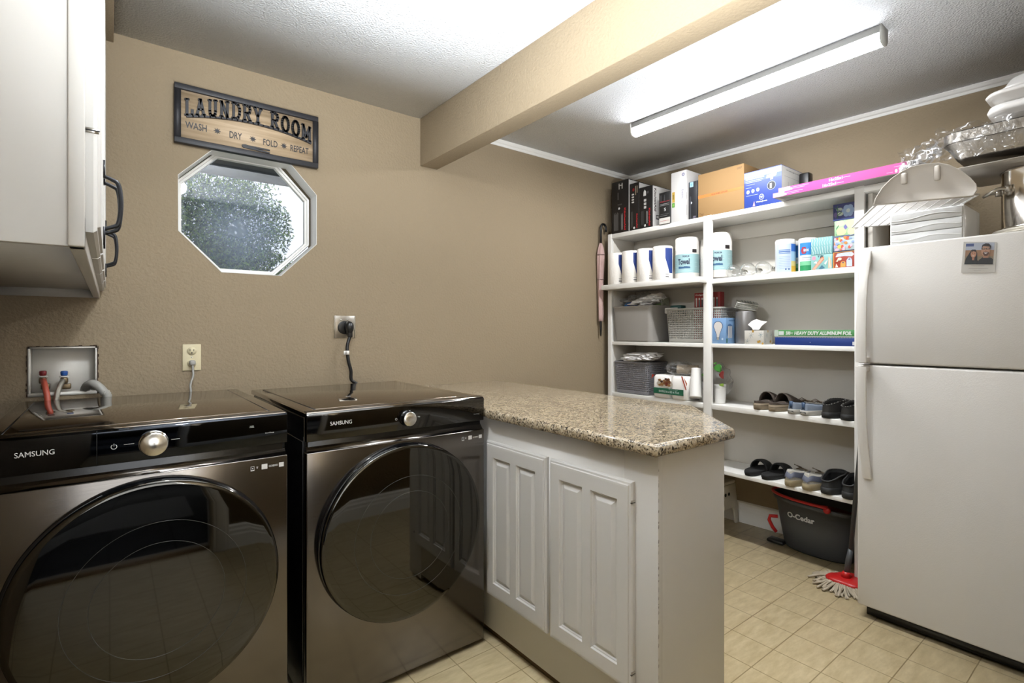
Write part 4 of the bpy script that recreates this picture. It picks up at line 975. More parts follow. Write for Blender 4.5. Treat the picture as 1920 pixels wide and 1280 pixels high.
# tissue boxes (patterned cubes)
def tissue(label, px0, px1, z0, z1, base, kind, xf=2.895, dep=.11):
    T, pr, f, s = carton('tissue_box', label, 'tissue box', xf, px0, px1, 0, z0, dep, base, 'patterned tissue boxes', ztop=z1, bev=.0015)
    R_ = random.Random(kind)
    for F_ in (f, s):
        if kind == 0:
            for i in range(8):
                F_.line([(.06+i*.12, .52), (.03+i*.12+.02*math.sin(i), .70), (.08+i*.12, .84), (.05+i*.12, .98)], .0022, 'dff0ee'); F_.line([(.02+i*.125, .48), (.07+i*.12, .30), (.12+i*.11, .14), (.10+i*.12, .03)], .0022, 'dff0ee')
        if kind == 1:
            F_.e(.14, .80, .10, .14, 'd89ab0').p([(.30, .97), (.42, .97), (.36, .80)], '4f6f7c').p([(.46, .98), (.60, .93), (.5, .7), (.42, .75)], '3f5c60').p([(.05, .05), (.20, .03), (.62, .66), (.60, .86), (.48, .80)], 'e2855e')
            for i in range(4): F_.line([(.10+.035*i, .06), (.50+.03*i, .74)], .0012, 'f6d8c4')
            F_.p([(.36, .06), (.52, .30), (.66, .08), (.5, .02)], '3f7288').p([(.62, .4), (.78, .62), (.7, .3)], 'eef0ea').p([(.80, .05), (.97, .10), (.94, .55), (.82, .85)], 'd9b89a').line([(.9, .04), (.86, .5), (.92, .95)], .002, 'e8ece6').p([(.12, .48), (.26, .60), (.30, .42)], 'f1f3ee')
        if kind == 2:
            for a in range(6): F_.e(.70+.17*math.cos(a*PI/3), .52+.22*math.sin(a*PI/3), .13, .16, '8fa6c8')
            F_.e(.70, .52, .09, .12, 'c9d2cc').e(.30, .66, .14, .10, 'a9b4a4').e(.34, .38, .14, .12, 'b8c4b0').line([(.2, .1), (.22, .9)], .003, '3f6a44').line([(.08, .8), (.34, .55)], .004, '3f6a44').line([(.1, .2), (.42, .5)], .004, '3f6a44').q(0, 0, 1, .07, '2c3f7e').e(.12, .35, .08, .16, '5b4a80')
        if kind == 3:
            F_.e(.30, .80, .2, .18, 'dfe6b0').e(.75, .72, .24, .26, 'e0e4a8').e(.34, .28, .26, .26, 'd6de9c').e(.84, .22, .2, .24, 'e0e4a8').p([(.44, .55), (.55, .72), (.66, .5), (.54, .34)], '6f6aa8').line([(.10, .05), (.08, .45), (.22, .7)], .0035, '3f7a58').line([(.02, .9), (.12, .1)], .0025, 'a8d8a8')
        if kind in (4, 5):
            cols = ['e08a3c', '9fc6c0', 'e6b8c8', '8fa8d0', 'e6c35a', 'd45c3c', 'c6b0dc', '5f9c8c'] if kind == 4 else ['e08a3c', 'f0dcc4', 'c6d0e8', 'e8a04c']
            if kind == 4:
                for i in range(30): F_.e(.08+R_.random()*.84, .10+R_.random()*.8, .05+.06*R_.random(), .06+.08*R_.random(), R_.choice(cols), 7)
                F_.q(0, 0, 1, .07, '2c3350').q(0, 0, .03, 1, '2c3350').q(0, .95, 1, 1, '5a6a9c')
            else:
                F_.p([(.1, .70), (.2, .92), (.85, .95), (.97, .78), (.86, .66), (.5, .72)], 'd9dfe8')
                for i in range(10): F_.line([(.15+i*.07, .70), (.22+i*.07, .92)], .0012, '9fb0d0')
                F_.p([(.34, .05), (.34, .30), (.40, .40), (.52, .40), (.58, .30), (.58, .05)], 'e8a04c').p([(.62, .06), (.62, .45), (.70, .60), (.82, .58), (.88, .42), (.88, .05)], 'c6cfe4').e(.75, .50, .05, .04, '6a5a70').e(.46, .32, .05, .04, '6a5a70').p([(.10, .05), (.24, .05), (.14, .30)], 'f2dfc8').e(.30, .56, .1, .09, 'f2dfc8').p([(.12, .42), (.22, .40), (.26, .62)], 'f2dfc8').q(0, 0, .05, 1, 'e08a3c').q(0, .96, 1, 1, 'e0a05a')
    fin(T, pr)
z2 = S2+.0005
tissue('peach and teal leaf patterned tissue box standing on the second shelf beside the wipes', 1520.5, 1561, z2, z2+.077, '8cc0bc', 1)
tissue('teal tissue box with white wavy lines, lying on the peach leaf box', 1520.5, 1561, z2+.078, z2+.166, '7fb8ba', 0)
tissue('red tissue box at the bottom of the tall stack by the right post', 1562.5, 1603, z2, z2+.080, 'a8402e', 5)
tissue('multicoloured floral tissue box lying on the red one', 1562.5, 1603, z2+.081, z2+.160, 'b9c9cc', 4)
tissue('yellow green tissue box third up in the tall stack', 1564.5, 1603, z2+.161, z2+.238, 'a8cfa0', 3)
tissue('dark blue floral tissue box on top of the tall stack', 1562, 1603, z2+.239, z2+.322, '33386e', 2)

# ---------------------------------------------------------------- baskets
def rr3(x0, y0, x1, y1, r, z, n=5): return [Vector((x, y, z)) for x, y in rrect(x0, y0, x1, y1, r, n)]
def resamp(loop_, n_):
    L_ = [0]
    for a, c in zip(loop_, loop_[1:]+loop_[:1]): L_.append(L_[-1]+(c-a).length)
    out = []; tot = L_[-1]; k = 0; lp = loop_+[loop_[0]]
    for i in range(n_):
        d = tot*i/n_
        while L_[k+1] < d: k += 1
        out.append(lp[k].lerp(lp[k+1], (d-L_[k])/max(1e-9, L_[k+1]-L_[k])))
    return out
def basket(label, x0, y0, x1, y1, z0, h, mt, woven, taper=.012):
    T = thing('storage_basket', label, 'basket', ((x0+x1)/2, (y0+y1)/2, z0), 0, 'grey storage baskets')
    b = MB()
    if woven:
        per = 2*(x1-x0+y1-y0); n_ = int(per/.0068); n_ -= n_ % 2; rows = int(h/.0075); rows += (rows+1) % 2
        R = []
        for j in range(rows+1):
            t = j/rows; k = taper*(1-t); R.append(resamp(rr3(x0+k, y0+k, x1-k, y1-k, .025, z0+.004+t*(h-.012)), n_))
        vs = [[b.bm.verts.new(p) for p in r] for r in R]; fs = []
        for j in range(rows):
            for i in range(n_):
                if j % 2 == 1 and i % 2 == 1 and 1 < j < rows-1: continue
                fs.append(b.bm.faces.new((vs[j][i], vs[j][(i+1) % n_], vs[j+1][(i+1) % n_], vs[j+1][i])))
        b._fin(fs, mt)
    else:
        R = []; rows = 26
        for j in range(rows*2+1):
            t = j/(rows*2); k = taper*(1-t)-(.0012 if j % 2 else 0); R.append(rr3(x0+k, y0+k, x1-k, y1-k, .03, z0+.004+t*(h-.010)))
        b.rings(R, mt, False, False)
    w = b.build('basket_wall', T, ang=20); sm = w.modifiers.new('thickness', 'SOLIDIFY'); sm.thickness = .0018; sm.offset = 0
    b = MB(); k = taper; b.rings([rr3(x0+k, y0+k, x1-k, y1-k, .025, z0+.0003), rr3(x0+k, y0+k, x1-k, y1-k, .025, z0+.004)], mt); b.build('basket_base', T)
    b = MB(); b.rings([rr3(x0-.001, y0-.001, x1+.001, y1+.001, .026, z0+h-.012), rr3(x0-.004, y0-.004, x1+.004, y1+.004, .028, z0+h-.009), rr3(x0-.004, y0-.004, x1+.004, y1+.004, .028, z0+h-.002), rr3(x0-.001, y0-.001, x1+.001, y1+.001, .026, z0+h), rr3(x0+.004, y0+.004, x1-.004, y1-.004, .022, z0+h-.001), rr3(x0+.004, y0+.004, x1-.004, y1-.004, .022, z0+h-.012)], mt, False, False); b.build('rim', T)
    return T
gk = mat('grey_basket_plastic', '8e8a85', .5); gk2 = mat('taupe_basket_plastic', '8f8d86', .45)
ya, yb_ = AX(1148, 600, 2.87).y, AX(1219, 600, 2.87).y
ya = min(ya, 2.512)
basket('grey ribbed plastic basket at the left end of the third shelf', 2.87, yb_-.005, 3.12, ya, S3+.0005, .250, gk, False)
BA = (2.87, yb_, 3.12, ya)
yc, yd = AX(1237, 600, 2.89).y, 1.735
basket('grey woven basket behind the middle post of the third shelf, beside the ribbed one', 2.91, yd-.045, 3.13, 2.085, S3+.0005, .222, gk2, True)
ye_, yf_ = AX(1148, 600, 2.89).y, AX(1212, 600, 2.89).y
ye_ = min(ye_, 2.512)
basket('grey woven basket on the fourth shelf with a white cloth on top', 2.89, yf_-.01, 3.13, ye_, S4+.0005, .228, mat('dark_grey_basket_plastic', '77767a', .45), True)

# cloth and bag helpers
M['cloth'] = mat('white_cotton', 'd9d6d4', .9, bump=.5, bscale=120)
fm = bpy.data.materials.new('thin_clear_film'); fm.use_nodes = True; n = fm.node_tree.nodes; L = fm.node_tree.links; n.remove(n['Principled BSDF'])
tr = n.new('ShaderNodeBsdfTransparent'); tr.inputs[0].default_value = (.90, .90, .90, 1); gl = n.new('ShaderNodeBsdfGlossy'); gl.inputs['Roughness'].default_value = .12
df = n.new('ShaderNodeBsdfDiffuse'); df.inputs[0].default_value = (.8, .8, .8, 1)
lw = n.new('ShaderNodeLayerWeight'); lw.inputs[0].default_value = .5; mr = n.new('ShaderNodeMapRange'); mr.inputs[3].default_value = .06; mr.inputs[4].default_value = .38; L.new(lw.outputs['Facing'], mr.inputs[0])
a1 = n.new('ShaderNodeMixShader'); a1.inputs[0].default_value = .3; L.new(gl.outputs[0], a1.inputs[1]); L.new(df.outputs[0], a1.inputs[2])
mx = n.new('ShaderNodeMixShader'); L.new(mr.outputs[0], mx.inputs[0]); L.new(tr.outputs[0], mx.inputs[1]); L.new(a1.outputs[0], mx.inputs[2]); L.new(mx.outputs[0], n['Material Output'].inputs[0]); M['film'] = fm
def folded(b, c, sx, sy, h, mt, layers=4, rz=0, seed=1):
    """a stack of soft folds"""
    for k in range(layers):
        z0 = c[2]+h*k/layers; hh = h/layers*1.02; R = []
        for j, (s_, t) in enumerate(((.94, 0), (1, .25), (1.01, .55), (.97, .9), (.90, 1.0))):
            ring = []
            for x, y in rrect(-sx/2*s_, -sy/2*s_, sx/2*s_, sy/2*s_, min(sx, sy)*.18, 6):
                w = noise.noise(Vector((x*14, y*14, k*3+seed)))*.012
                q = Vector((x+w, y+w*.8, 0)); q.rotate(Matrix.Rotation(rz+.03*math.sin(k*2+seed), 3, 'Z'))
                ring.append(Vector((c[0]+q.x, c[1]+q.y, z0+hh*t+noise.noise(Vector((x*9, y*9, seed)))*.004)))
            R.append(ring)
        b.rings(R, mt)
# things in the ribbed basket
zt = S3+.250
b = MB(); b.blob((2.975, BA[3]-.075, zt+.002), (.045, .040, .030), flat('2f7ac0', .25), .25, 5, 3, 2); b.blob((2.96, BA[3]-.135, zt+.004), (.045, .048, .034), flat('3458c0', .2), .25, 5, 3, 3); tag(b.build('blue_pouch', ang=60), 'shiny blue packets in the left corner of the ribbed basket', 'packet')
b = MB()
ym = (BA[1]+BA[3])/2-.045
for k in range(5): b.blob((2.975+.012*k, ym+.03-.022*k, zt+.018+.012*k), (.075, .095-.008*k, .020), M['cloth'], .32, 4, 4, 20+k)
tag(b.build('folded_cloth', ang=70), 'folded white cloth sticking out of the grey ribbed basket', 'cloth')
b = MB(); b.box((3.02, BA[1]-.03+.045, zt-.12), (3.11, BA[1]+.10, zt+.062), flat('a9ac94', .3), bev=.008); b.box((3.018, BA[1]+.022, zt-.02), (3.0205, BA[1]+.09, zt+.02), flat('6f9a3a'));
b.box((3.0175, BA[1]+.03, zt+.03), (3.0205, BA[1]+.08, zt+.055), flat('8a3f30')); tag(b.build('clear_food_box'), 'clear plastic packet with a green label at the right of the ribbed basket', 'packet')
b = MB(); b.blob((3.0, (BA[1]+BA[3])/2+.0, zt+.03), (.09, .15, .055), M['film'], .3, 6, 4, 9); tag(b.build('plastic_bag', ang=60), 'crumpled clear plastic bag over the white cloth in the ribbed basket', 'bag')
# toothpaste carton in the woven basket
zt = S3+.222
ya, yb_ = AX(1302, 570, 2.98).y, AX(1350, 570, 2.98).y
T = thing('toothbrush_box', 'red toothbrush and toothpaste carton standing in the woven basket behind the middle post', 'box', (3.0, (ya+yb_)/2, S3+.02))
b = MB(); b.box((2.98, yb_, S3+.02), (3.03, ya, zt+.098), flat('9c2b28'), bev=.001); b.build('carton', T)
pr = MB(); f = Face(pr, (2.98, ya, zt), (0, yb_-ya, 0), (0, 0, .098)); f.t('Colgate', .04, .78, .40, .13, 'e8dcd8', bold=.03)
for i in range(8): f.q(.06+i*.115, .08, .11+i*.115, .58, ['d8d4ce', '6c8a8c', '40585a'][i % 3]); f.e(.085+i*.115, .60, .035, .07, 'e2ded8')
fin(T, pr)
b = MB(); b.box((2.93, 1.98, zt-.05), (2.99, 2.06, zt+.022), flat('2e5a58'), bev=.004); b.box((2.925, 2.0, zt-.03), (2.99, 2.10, zt+.008), flat('d9d5cf'), bev=.006); tag(b.build('small_carton'), 'small teal and white carton at the left of the woven basket', 'box')
# LED bulb carton
T, pr, f, s = carton('bulb_carton', 'light blue light bulb carton beside the middle post on the third shelf', 'box', 2.89, 1331, 1361, 596, S3+.0005, .105, '86aedb')
f.e(.52, .68, .30, .20, '46628c', 20).p([(.30, .52), (.40, .36), (.42, .16), (.60, .16), (.62, .36), (.74, .52)], '46628c').e(.52, .68, .26, .175, 'ece6e0', 20).p([(.32, .55), (.43, .36), (.44, .24), (.58, .24), (.61, .36), (.72, .55)], 'ece6e0').q(.44, .14, .58, .25, 'b4b0a8').q(.74, .14, .84, .22, 'c4dcf2').q(.08, .05, .5, .065, 'c4dcf2')
s.e(.42, .5, .34, .28, '5d84b4', 20)
for i in range(3): s.q(.22+i*.16, .22, .33+i*.16, .68, 'e4e2de')
s.q(.04, .03, .18, .2, '2f6a5a').q(.3, .88, .95, .93, '6f9ac8')
fin(T, pr)
# grey cylinder bin with paper on top
c = AX(1397, 600, 2.99); T = thing('grey_canister', 'tall dark grey metal canister standing behind the small tissue box', 'canister', (3.0, c.y, S3+.0005))
b = MB(); b.lathe((0, 0, 0), [(.052, 0), (.056, .003), (.056, .008), (.057, .011), (.057, .188), (.0555, .192), (.052, .190), (.050, .02), (.001, .02)], mat('grey_metal', '7c7a79', .35, metal=.6), 40); b.build('canister_body', T, local=True)
b = MB(); b.lathe((-.0575*.83, -.0575*.55, .03), [(.003, 0), (.003, .008)], M['print'], 8); b.build('badge', T, local=True)
b = MB()
for k in range(6):
    rt = Matrix.Rotation(.35+.04*k, 3, 'Z')@Matrix.Rotation(-.22, 3, 'Y')@Matrix.Rotation(.18, 3, 'X')
    b.box((2.95, c.y-.062, S3+.214+k*.006), (3.05, c.y+.055, S3+.2175+k*.006), flat(['c8c6bd', 'b2b4aa', 'd4d2c8'][k % 3]), rot=rt, piv=(3.0, c.y, S3+.224))
for k in range(5):
    b.box((2.949, c.y-.04+.016*k, S3+.2165+6*.006), (3.03, c.y-.034+.016*k, S3+.2170+6*.006), flat('8d8f88'), rot=rt, piv=(3.0, c.y, S3+.224))
tag(b.build('paper_stack', smooth=False), 'crumpled stack of papers lying on the dark grey canister', 'papers')
# flowered tissue box with tissue
T, pr, f, s = carton('flowered_tissue_box', 'white floral tissue box with a tissue pulled out, on the third shelf', 'tissue box', 2.89, 1396, 1432, 619.5, S3+.0005, .10, 'dedad0', bev=.001)
for F_ in (f, s):
    for (u, v, c_) in ((.35, .65, '9aa4a8'), (.85, .7, '8aa0a8'), (.15, .2, '9aa4a8')):
        for a in range(6): F_.line([(u, v), (u+.13*math.cos(a*PI/3+.3), v+.22*math.sin(a*PI/3+.3))], .0016, c_)
    for (u, v) in ((.72, .18), (.80, .22), (.45, .95), (.95, .05)): F_.e(u, v, .05, .10, 'c79a3c', 8)
fin(T, pr)
y0 = AX(1418, 610, 2.93).y; zz = S3+.083; b = MB()
sh_ = [(-.052, .030), (-.030, .050), (-.005, .062), (.024, .052), (.058, .046), (.038, .020), (.012, .004), (-.018, .006)]
for k, dx in enumerate((0, .010, .020)):
    R = []
    for j in range(5):
        q = j/4; R.append([Vector((2.925+dx+.012*q+.010*noise.noise(Vector((u*60, w*60, k+q*2))), y0-u*(1-.12*k)*(.3+.7*q)+.004*k, zz+max(0, w)*(q**.7)*(1-.08*k))) for u, w in sh_[:5]])
    b.rings(R, M['paper'], closed=False, cap0=False, cap1=False)
o = b.build('tissue', T, ang=80)
# foil cartons
T, pr, f, s = carton('foil_wrap_box', 'long green aluminum foil box lying on the blue box, third shelf', 'box', 2.885, 1452, 1602.5, 612, S3+.0475, .075, '4f9a55', ztop=S3+.0475+.034)
f.q(0, 0, .055, 1, 'c9d8c8').q(.055, .0, 1, .06, 'dfe4dc').q(.06, .2, .13, .8, 'dfe4e2').t('500', .155, .22, .065, .56, 'f0f4ee', bold=.04, slant=.15).t('FT', .225, .3, .03, .3, 'f0f4ee').t('HEAVY DUTY ALUMINUM FOIL', .27, .22, .70, .56, 'f0f4ee', bold=.04, slant=.15)
fin(T, pr)
T, pr, f, s = carton('blue_wrap_box', 'long dark blue carton lying on the third shelf under the green foil box', 'box', 2.887, 1453, 1602.5, 627, S3+.0005, .08, '1f3f8c', ztop=S3+.046)
f.q(.0, .90, 1, 1, 'c4c8cc').q(.975, .12, 1, .5, 'dfe2e6').e(.47, .35, .005, .06, 'c4c8d8')
for i in range(30): f.q(.03+i*.032, .90, .045+i*.032, .96, '8f9aa8')
fin(T, pr)

# ---------------------------------------------------------------- fourth shelf, left bay
zt = S4+.228
b = MB(); ym = (ye_+yf_)/2
for k in range(4): b.blob((2.975+.008*k, ym+.012-.012*k, zt+.012+.012*k), (.095, .118, .0135), M['cloth'], .22, 4, 4, 30+k, flat=zt+.0005)
for k in range(5): b.blob((2.925+.012*k, ym-.115-.006*k, zt+.022+.008*k), (.055, .060, .010), M['cloth'], .4, 5, 4, 50+k)
tag(b.build('folded_cloth', ang=70), 'folded white cloth lying on the woven basket of the fourth shelf', 'cloth')
ya, yb_ = AX(1222, 730, 2.87).y, AX(1289, 730, 2.87).y; z4 = S4+.0005
T = thing('paper_plate_pack', 'white paper plate pack with a green band and food picture on the fourth shelf', 'pack', (2.96, (ya+yb_)/2, z4))
b = MB()
for k, (c0, c1) in enumerate(((ya, (ya+yb_)/2+.003), ((ya+yb_)/2-.003, yb_))):
    w = abs(c1-c0)/2; cy = (c0+c1)/2
    R = []
    for s_, t in ((.86, 0), (.97, .1), (1, .5), (.97, .9), (.85, 1)):
        R.append([Vector((2.955+.085*s_*q[0], cy+w*s_*q[1], z4+.152*t)) for q in [(x, y) for x, y in rrect(-1, -1, 1, 1, .45, 6)]])
    b.rings(R, M['paper'])
b.build('plates', T)
pr = MB(); f = Face(pr, (2.868, ya, z4), (0, yb_-ya, 0), (0, 0, .158))
f.q(.06, .20, .90, .44, '1f6a4c').t('8.4 fl 8.5 in x 8.5 in 75 ct', .22, .26, .56, .09, 'e0ebe4', bold=.02).t('Everyday', .5, .38, .25, .045, 'b8d0c4')
f.e(.38, .62, .23, .15, 'd9d0c0', 20)
R_ = random.Random(3)
for i in range(26): f.e(.38+R_.uniform(-.16, .16), .66+R_.uniform(-.10, .16), .045, .05, R_.choice(['6b3f26', '8d5a34', '4f2c1c', 'a67a4a', '7a3020']), 6)
f.p([(.0, .78), (.10, .97), (.02, .98)], 'b8402c').p([(.90, .97), (.99, .60), (1.0, .72)], 'd0703c').p([(.88, .98), (.99, .45), (.96, .45), (.84, .98)], 'c04a30')
fin(T, pr)
b = MB(); b.box((3.00, yb_+.13, z4+.16), (3.10, ya-.02, z4+.205), M['black'], bev=.01); b.box((2.99, yb_+.12, z4+.205), (3.11, ya-.01, z4+.214), M['thinglass'], bev=.003); tag(b.build('food_tray'), 'black takeaway tray with a clear lid behind the paper plate pack', 'tray')
b = MB(); b.box((3.01, yb_+.0, z4), (3.12, ya+.0, z4+.155), flat('cfcac2'), bev=.006); tag(b.build('carton_pack'), 'plain white pack standing behind the paper plates', 'pack')
# striped sleeve of cups lying on the plates
yq = AX(1296, 690, 2.97).y; b = MB()
R = []; d0 = Vector((2.95, yq+.09, z4+.195)); d1 = Vector((3.0, yq-.03, z4+.190))
for i in range(28):
    t = i/27; R.append((d0.lerp(d1, t), .030+(.003 if i % 2 else 0)))
b.tube([q[0] for q in R], [q[1] for q in R], mat('striped_cup_rims', '9c8d78', .5), 20)
tag(b.build('cup_sleeve', ang=80), 'sleeve of brown striped paper cups lying on top of the plate pack', 'cups')
b = MB(); b.blob((2.965, yq+.075, z4+.195), (.075, .095, .045), M['film'], .22, 6, 4, 5); tag(b.build('plastic_bag', ang=60), 'clear plastic bag around the striped cups on the fourth shelf', 'bag')
def cups(label, base, top_, r0, r1, n_, mt, name='cup_stack'):
    b = MB(); base = Vector(base); top_ = Vector(top_); P_ = []; R_ = []
    for i in range(n_):
        t = i/(n_-1); P_.append(base.lerp(top_, t)); R_.append(r0+(r1-r0)*t+(.0018 if i % 2 else 0))
    b.tube(P_, R_, mt, 24); return tag(b.build(name, ang=80), label, 'cups', 'stacks of white cups')
wc = mat('white_foam_cup', 'dcdad6', .4); 
cups('leaning stack of white cups between the plate pack and the middle post', (2.885, AX(1304, 750, 2.885).y, z4+.028), (2.93, AX(1304, 700, 2.93).y-.005, z4+.205), .036, .028, 34, wc)
cups('short stack of white cups just left of the middle post', (2.985, 1.835, z4), (2.985, 1.835, z4+.12), .036, .040, 20, wc)
cups('short stack of white cups just right of the middle post', (2.96, AX(1350, 740, 2.96).y, z4), (2.96, AX(1350, 740, 2.96).y, z4+.115), .030, .034, 20, wc)
yb2 = AX(1342, 720, 2.96).y
T = thing('green_printed_bag', 'clear bag with green and red print over the white cups behind the middle post', 'bag', (2.97, yb2, z4))
b = MB(); b.blob((2.975, yb2+.01, z4+.135), (.06, .105, .10), M['film'], .16, 5, 4, 6); b.build('bag_film', T, ang=60)
b = MB(); gn = flat('4c9a3a'); 
for (px_, py_, w_, h_, c_) in ((1345, 690, .05, .05, '4c9a3a'), (1352, 703, .03, .05, '8c2a20'), (1319, 703, .03, .03, '6aa84a'), (1322, 716, .025, .02, '7ab05a'), (1352, 722, .03, .02, '8aa83a'), (1340, 681, .02, .015, '5aa040')):
    q = AX(px_, py_, 2.905); n_ = 10; b.poly([Vector((2.905+.02*abs(math.sin(a)), q.y+w_/2*math.cos(a), q.z+h_/2*math.sin(a))) for a in [2*PI*i/n_ for i in range(n_)]], flat(c_))
b.build('bag_print', T, smooth=False)
# ================================================================= SHOES
def foot_outline(L_, Wd, n_=40, toe=1.0):
    """plan outline, heel at x=0, toe at x=L; returns points around"""
    out = []
    for i in range(n_):
        a = 2*PI*i/n_; cx = math.cos(a); sy = math.sin(a)
        x = L_/2*(1+math.copysign(abs(cx)**.8, cx)); t = x/L_
        w = Wd/2*(.74+.26*math.sin(min(1, t/.70)*PI/2)**2 if t < .70 else 1.0*math.cos((t-.70)/.30*PI/2*.80)**.55*toe if t < .999 else .3)
        w *= (1-.10*math.exp(-((t-.42)/.12)**2))
        out.append((x, math.copysign(min(1, abs(sy)**.62), sy)*w*(1 if 0 < i < n_ else 1)))
    return out
def shoe(name, label, kind, X, Y, z, rz, L_=.275, Wd=.098, c_up='3a332c', c_sole='8b7c66', c_in='2a2520', hs=.03, hh=.075, ht=.045, op=(.03, .56), opw=.62, group=None, cat='shoe', topf=None):
    T = thing(name, label, cat, (X, Y, z), rz, group)
    N = 40; F_ = foot_outline(L_, Wd, N); O_ = foot_outline(L_*(op[1]-op[0]), Wd*opw, N); O_ = [(x+L_*op[0], y) for x, y in O_]
    b = MB(); sc = lambda k, zz, lift=0: [Vector((L_/2+(x-L_/2)*k, y*k, zz+(.012*max(0, (x/L_-.72)/.28)**2 if zz < .004 else 0))) for x, y in F_]
    b.rings([sc(.97, .0005), sc(1.0, .004), sc(1.01, hs*.5), sc(1.0, hs-.002), sc(.97, hs)], c_sole if not isinstance(c_sole, str) else flat(c_sole, .7)); b.build('sole', T, local=True)
    R = []; up = c_up if not isinstance(c_up, str) else flat(c_up, .75)
    def top(x): t = max(0, min(1, x/L_)); return hh*(1-.22*math.sin(min(1, t/.45)*PI/2))*(1 if t < .5 else 1)+(ht-hh*.78)*max(0, (t-.35)/.65)**.8
    if topf: top = lambda x: topf(max(0, min(1, x/L_)))
    for k in (0, .12, .3, .5, .7, .88, 1):
        ring = []
        for (fx_, fy_), (ox, oy) in zip(F_, O_):
            x = fx_*.975+L_*.0125+(ox-fx_)*k; y = fy_*.965+(oy-fy_)*k
            g = math.sin(min(1, k)*PI/2)**.75; zt_ = max(hs+.006, top(ox)); ring.append(Vector((x, y, hs-.002+(zt_-hs)*g)))
        R.append(ring)
    rim = R[-1]
    for s_, dz in ((.985, .002), (.94, 0), (.90, -.010)): R.append([Vector((L_*(op[0]+op[1])/2+(p.x-L_*(op[0]+op[1])/2)*s_, p.y*s_, p.z+dz)) for p in rim])
    b = MB(); b.rings(R, up, False, False)
    if kind == 'knit':      # contrast collar stripe
        pass
    b.build('upper', T, local=True, ang=70)
    R = [[Vector((L_*(op[0]+op[1])/2+(p.x-L_*(op[0]+op[1])/2)*s_, p.y*s_, zz if zz else p.z-.009)) for p in rim] for s_, zz in ((.90, None), (.97, hs+.006), (.9, hs+.004))]
    b = MB(); b.rings(R, flat(c_in, .9), False, True); b.build('lining', T, local=True, ang=70)
    return T, F_, O_, top
def heel_strip(T, w, z0, z1, c, L_=.275, proud=.004, name='heel_tab'):
    b = MB(); b.rings([[Vector((-proud*(.4+.6*k)+.006, y, z0+(z1-z0)*k)) for y in (-w*.5, -w*.2, w*.2, w*.5)]+[Vector((.012, y, z0+(z1-z0)*k)) for y in (w*.5, w*.2, -w*.2, -w*.5)] for k in (0, .5, 1)], flat(c)); b.build(name, T, local=True)
z4 = S4+.0008; z5 = S5+.0008
# brown mules
def at_shelf(px_, z, x=2.885): return AX(px_, 700, x).y
for i, (px_, lb) in enumerate(((1419, 'left brown mule with a thick tan wooden looking sole on the fourth shelf'), (1447, 'right brown mule with a thick tan sole, next to the canvas sneakers'))):
    T, F_, O_, tp = shoe('mule_shoe', lb, 'mule', 2.876, at_shelf(px_, 0), z4, -.10-.06*i, .262, .100, mat('brown_suede', '4a4038', .9, bump=.5, bscale=200), '9a8a72', '3c332b', .036, .050, .088, (.0, .44), .80, 'brown mules')
    b = MB(); R = []
    for k in range(9):   # raised vamp band
        a = PI*k/8; R.append([Vector((x, -.046*math.cos(a), .036+h_*math.sin(a))) for x, h_ in ((.098, .062), (.14, .056), (.19, .036), (.245, .012))])
    b.rings(R, bpy.data.materials['brown_suede'], closed=False, cap0=False, cap1=False); o = b.build('vamp', T, local=True, ang=70); sm = o.modifiers.new('thickness', 'SOLIDIFY'); sm.thickness = .004
    b = MB(); b.rings([[Vector((.0+(x-.13)*1.012+.13, y*1.012, zz)) for x, y in F_] for zz in (.0225, .0245)], flat('4a3a2a'), False, False); b.build('sole_seam', T, local=True)
# blue canvas sneakers
for i, (px_, lb) in enumerate(((1484, 'left grey blue canvas sneaker with white sole on the fourth shelf'), (1507, 'right grey blue canvas sneaker, beside the black loafers'))):
    T, *_ = shoe('canvas_sneaker', lb, 'knit', 2.872, at_shelf(px_, 0), z4, -.16-.05*i, .268, .098, mat('blue_grey_canvas_%d' % i, '6f7885', .9, bump=.4, bscale=300), 'b9b5ab', '3a3c42', .026, .066, .050, (.03, .52), .60, 'blue canvas sneakers')
    heel_strip(T, .016, .028, .068, '3f5878'); heel_strip(T, .030, .008, .018, '3a3a3c', name='heel_label', proud=.008)
    b = MB()
    for k in range(4): b.tube([(.135+.016*k, -.022, .060-.003*k), (.138+.016*k, 0, .066-.003*k), (.135+.016*k, .022, .060-.003*k)], .0022, flat('7a6650'), 6)
    b.tube([(.14, 0, .066), (.12, .012, .078), (.10, .02, .070), (.13, .005, .068)], .0018, flat('7a6650'), 6); b.build('laces', T, local=True)
# black loafers
for i, (px_, lb) in enumerate(((1549, 'left black loafer with a stitched collar on the fourth shelf'), (1584, 'right black loafer partly hidden behind the refrigerator'))):
    T, F_, O_, tp = shoe('black_loafer', lb, 'loafer', 2.872, at_shelf(px_, 0)+.004, z4, -.28-.10*i, .272, .104, '26231f', '1c1b19', '181614', .030, .070, .060, (.02, .50), .74, 'black loafers', topf=lambda t: .068+.026*math.sin(min(1, t/.5)*PI/2)-.05*max(0, (t-.5)/.5))
    b = MB(); c0 = .272*.26
    pts = [Vector((x*1.0, y*1.04, tp(x)*.99)) for x, y in O_]
    for k in range(0, 40, 1):
        p = pts[k]; b.blob(p, (.0032, .0026, .0026), flat('8d8a84' if k % 2 else '2b2825'), 0, 1, 1)
    b.build('collar_stitching', T, local=True)
